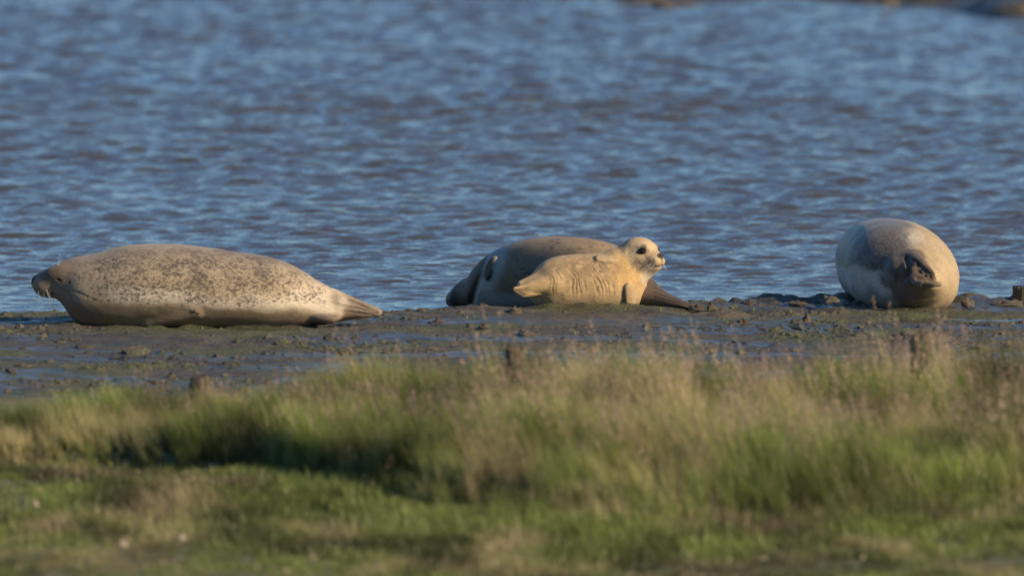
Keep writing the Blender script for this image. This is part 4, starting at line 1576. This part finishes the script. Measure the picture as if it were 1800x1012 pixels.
u = rng.uniform(size=len(tx))
pick = np.where(u < 0.20 * seedy, 2, np.where(u < 0.62 * seedy, 1, 0)) + 3 * rng.integers(0, 3, len(tx))
tint = np.clip(0.26 + 0.85 * fbm2(tx * 2.9 + 9, ty * 1.7, 3, 151) + 0.14 * rng.normal(size=len(tx)) - 0.06 * sstep(-0.5, 0.8, tx), 0, 1)
gc = ground(770, 815)
thick = np.exp(-((tx - gc[0]) / 0.24) ** 2 - ((ty - gc[1] - 0.3) / 0.9) ** 2)                    # a denser green tussock left of centre
tint = np.clip(tint - 0.5 * thick, 0, 1)
hh = hh * (1 + 0.18 * thick)
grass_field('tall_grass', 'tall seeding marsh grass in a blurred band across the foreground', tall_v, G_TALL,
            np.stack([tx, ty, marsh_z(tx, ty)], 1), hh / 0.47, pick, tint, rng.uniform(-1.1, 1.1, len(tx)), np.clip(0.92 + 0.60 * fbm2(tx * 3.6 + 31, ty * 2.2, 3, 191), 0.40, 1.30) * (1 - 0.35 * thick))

N0 = 26000
tx = rng.uniform(-4.0, 4.0, N0)
ty = rng.uniform(45.2, 54.0, N0)
d = ty - tall_front(tx)
bare = fbm2(tx * 1.1 + 3, ty * 0.9, 3, 161)
keep = (d < 0.25) & (bare + 0.35 * rng.normal(size=N0) > -1.3)
tx, ty, d, bare = tx[keep], ty[keep], d[keep], bare[keep]
tint = np.clip(0.30 - 0.14 * sstep(48.5, 47.0, ty) + 0.95 * fbm2(tx * 3.0 + 2, ty * 1.3, 3, 171) + 0.12 * rng.normal(size=len(tx)), 0, 1)
sc = 0.8 * (0.75 + 0.55 * np.clip(fbm2(tx * 0.8, ty * 0.6, 2, 181), -0.5, 1) + 0.9 * sstep(-0.3, 1.2, tx) * sstep(-2.0, 0.0, d)) * rng.uniform(0.7, 1.3, len(tx))
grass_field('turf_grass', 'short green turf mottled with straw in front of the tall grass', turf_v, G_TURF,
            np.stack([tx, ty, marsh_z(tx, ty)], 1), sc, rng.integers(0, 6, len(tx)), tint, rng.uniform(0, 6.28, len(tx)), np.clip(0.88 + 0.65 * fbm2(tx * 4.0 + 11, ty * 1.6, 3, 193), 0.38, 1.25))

# bits of dead leaf and straw lying on the turf
n = 900
lx, ly = rng.uniform(-3.2, 3.2, n), rng.uniform(46.0, 52.0, n)
V, F = [], []
for i in range(n):
    c = np.array([lx[i], ly[i], 0.012 + float(rng.uniform(0, 0.02))])
    a, s = rng.uniform(0, 6.28), rng.uniform(0.006, 0.02)
    e1 = np.array([math.cos(a), math.sin(a), rng.uniform(-0.2, 0.5)]) * s
    e2 = np.array([-math.sin(a), math.cos(a), rng.uniform(-0.3, 0.6)]) * s * 0.35
    V += [c - e1, c + e2, c + e1, c - e2, c + np.array([0, 0, 0.3 * s])]
    o0 = 5 * i
    F += [(o0, o0 + 1, o0 + 4), (o0 + 1, o0 + 2, o0 + 4), (o0 + 2, o0 + 3, o0 + 4), (o0 + 3, o0, o0 + 4)]
V = np.array(V)
V[:, 2] += np.repeat(marsh_z(lx, ly), 5)
t_ = NT('dead_leaf')
t_.principled(Base_Color=t_.mix(t_.noise(t_.coord('Object'), 6, 2), (0.14, 0.09, 0.05), (0.42, 0.33, 0.22)), Roughness=0.8)
tag(obj('leaf_litter', mesh_np('leaf_litter', V, F, False), t_.m), 'scattered dead leaves and straw on the turf', 'litter', kind='stuff')
for i, (px, py, w, h, lb) in enumerate([(216, 966, 16, 13, 'pale pebble on the turf near the bottom edge, lower left'), (62, 897, 14, 10, 'small whitish pebble on the turf near the left edge'), (318, 955, 22, 8, 'flat cream coloured chip of shell on the turf, lower left')]):
    g = ground(px, py, 0.0)
    k = g[1] / FPX
    o = bpy.data.objects.new('pebble', CM[(2 * i + 1) % len(CM)].copy())
    COL.objects.link(o)
    o.data.materials.clear()
    o.data.materials.append(M['pebble'])
    o.location = (g[0], g[1], float(marsh_z(np.array([g[0]]), np.array([g[1]]))[0]) + 0.03)
    o.scale = (w * k * 0.55, w * k * 0.5, h * k)
    tag(o, lb, 'pebble', 'pale pebbles on the turf')
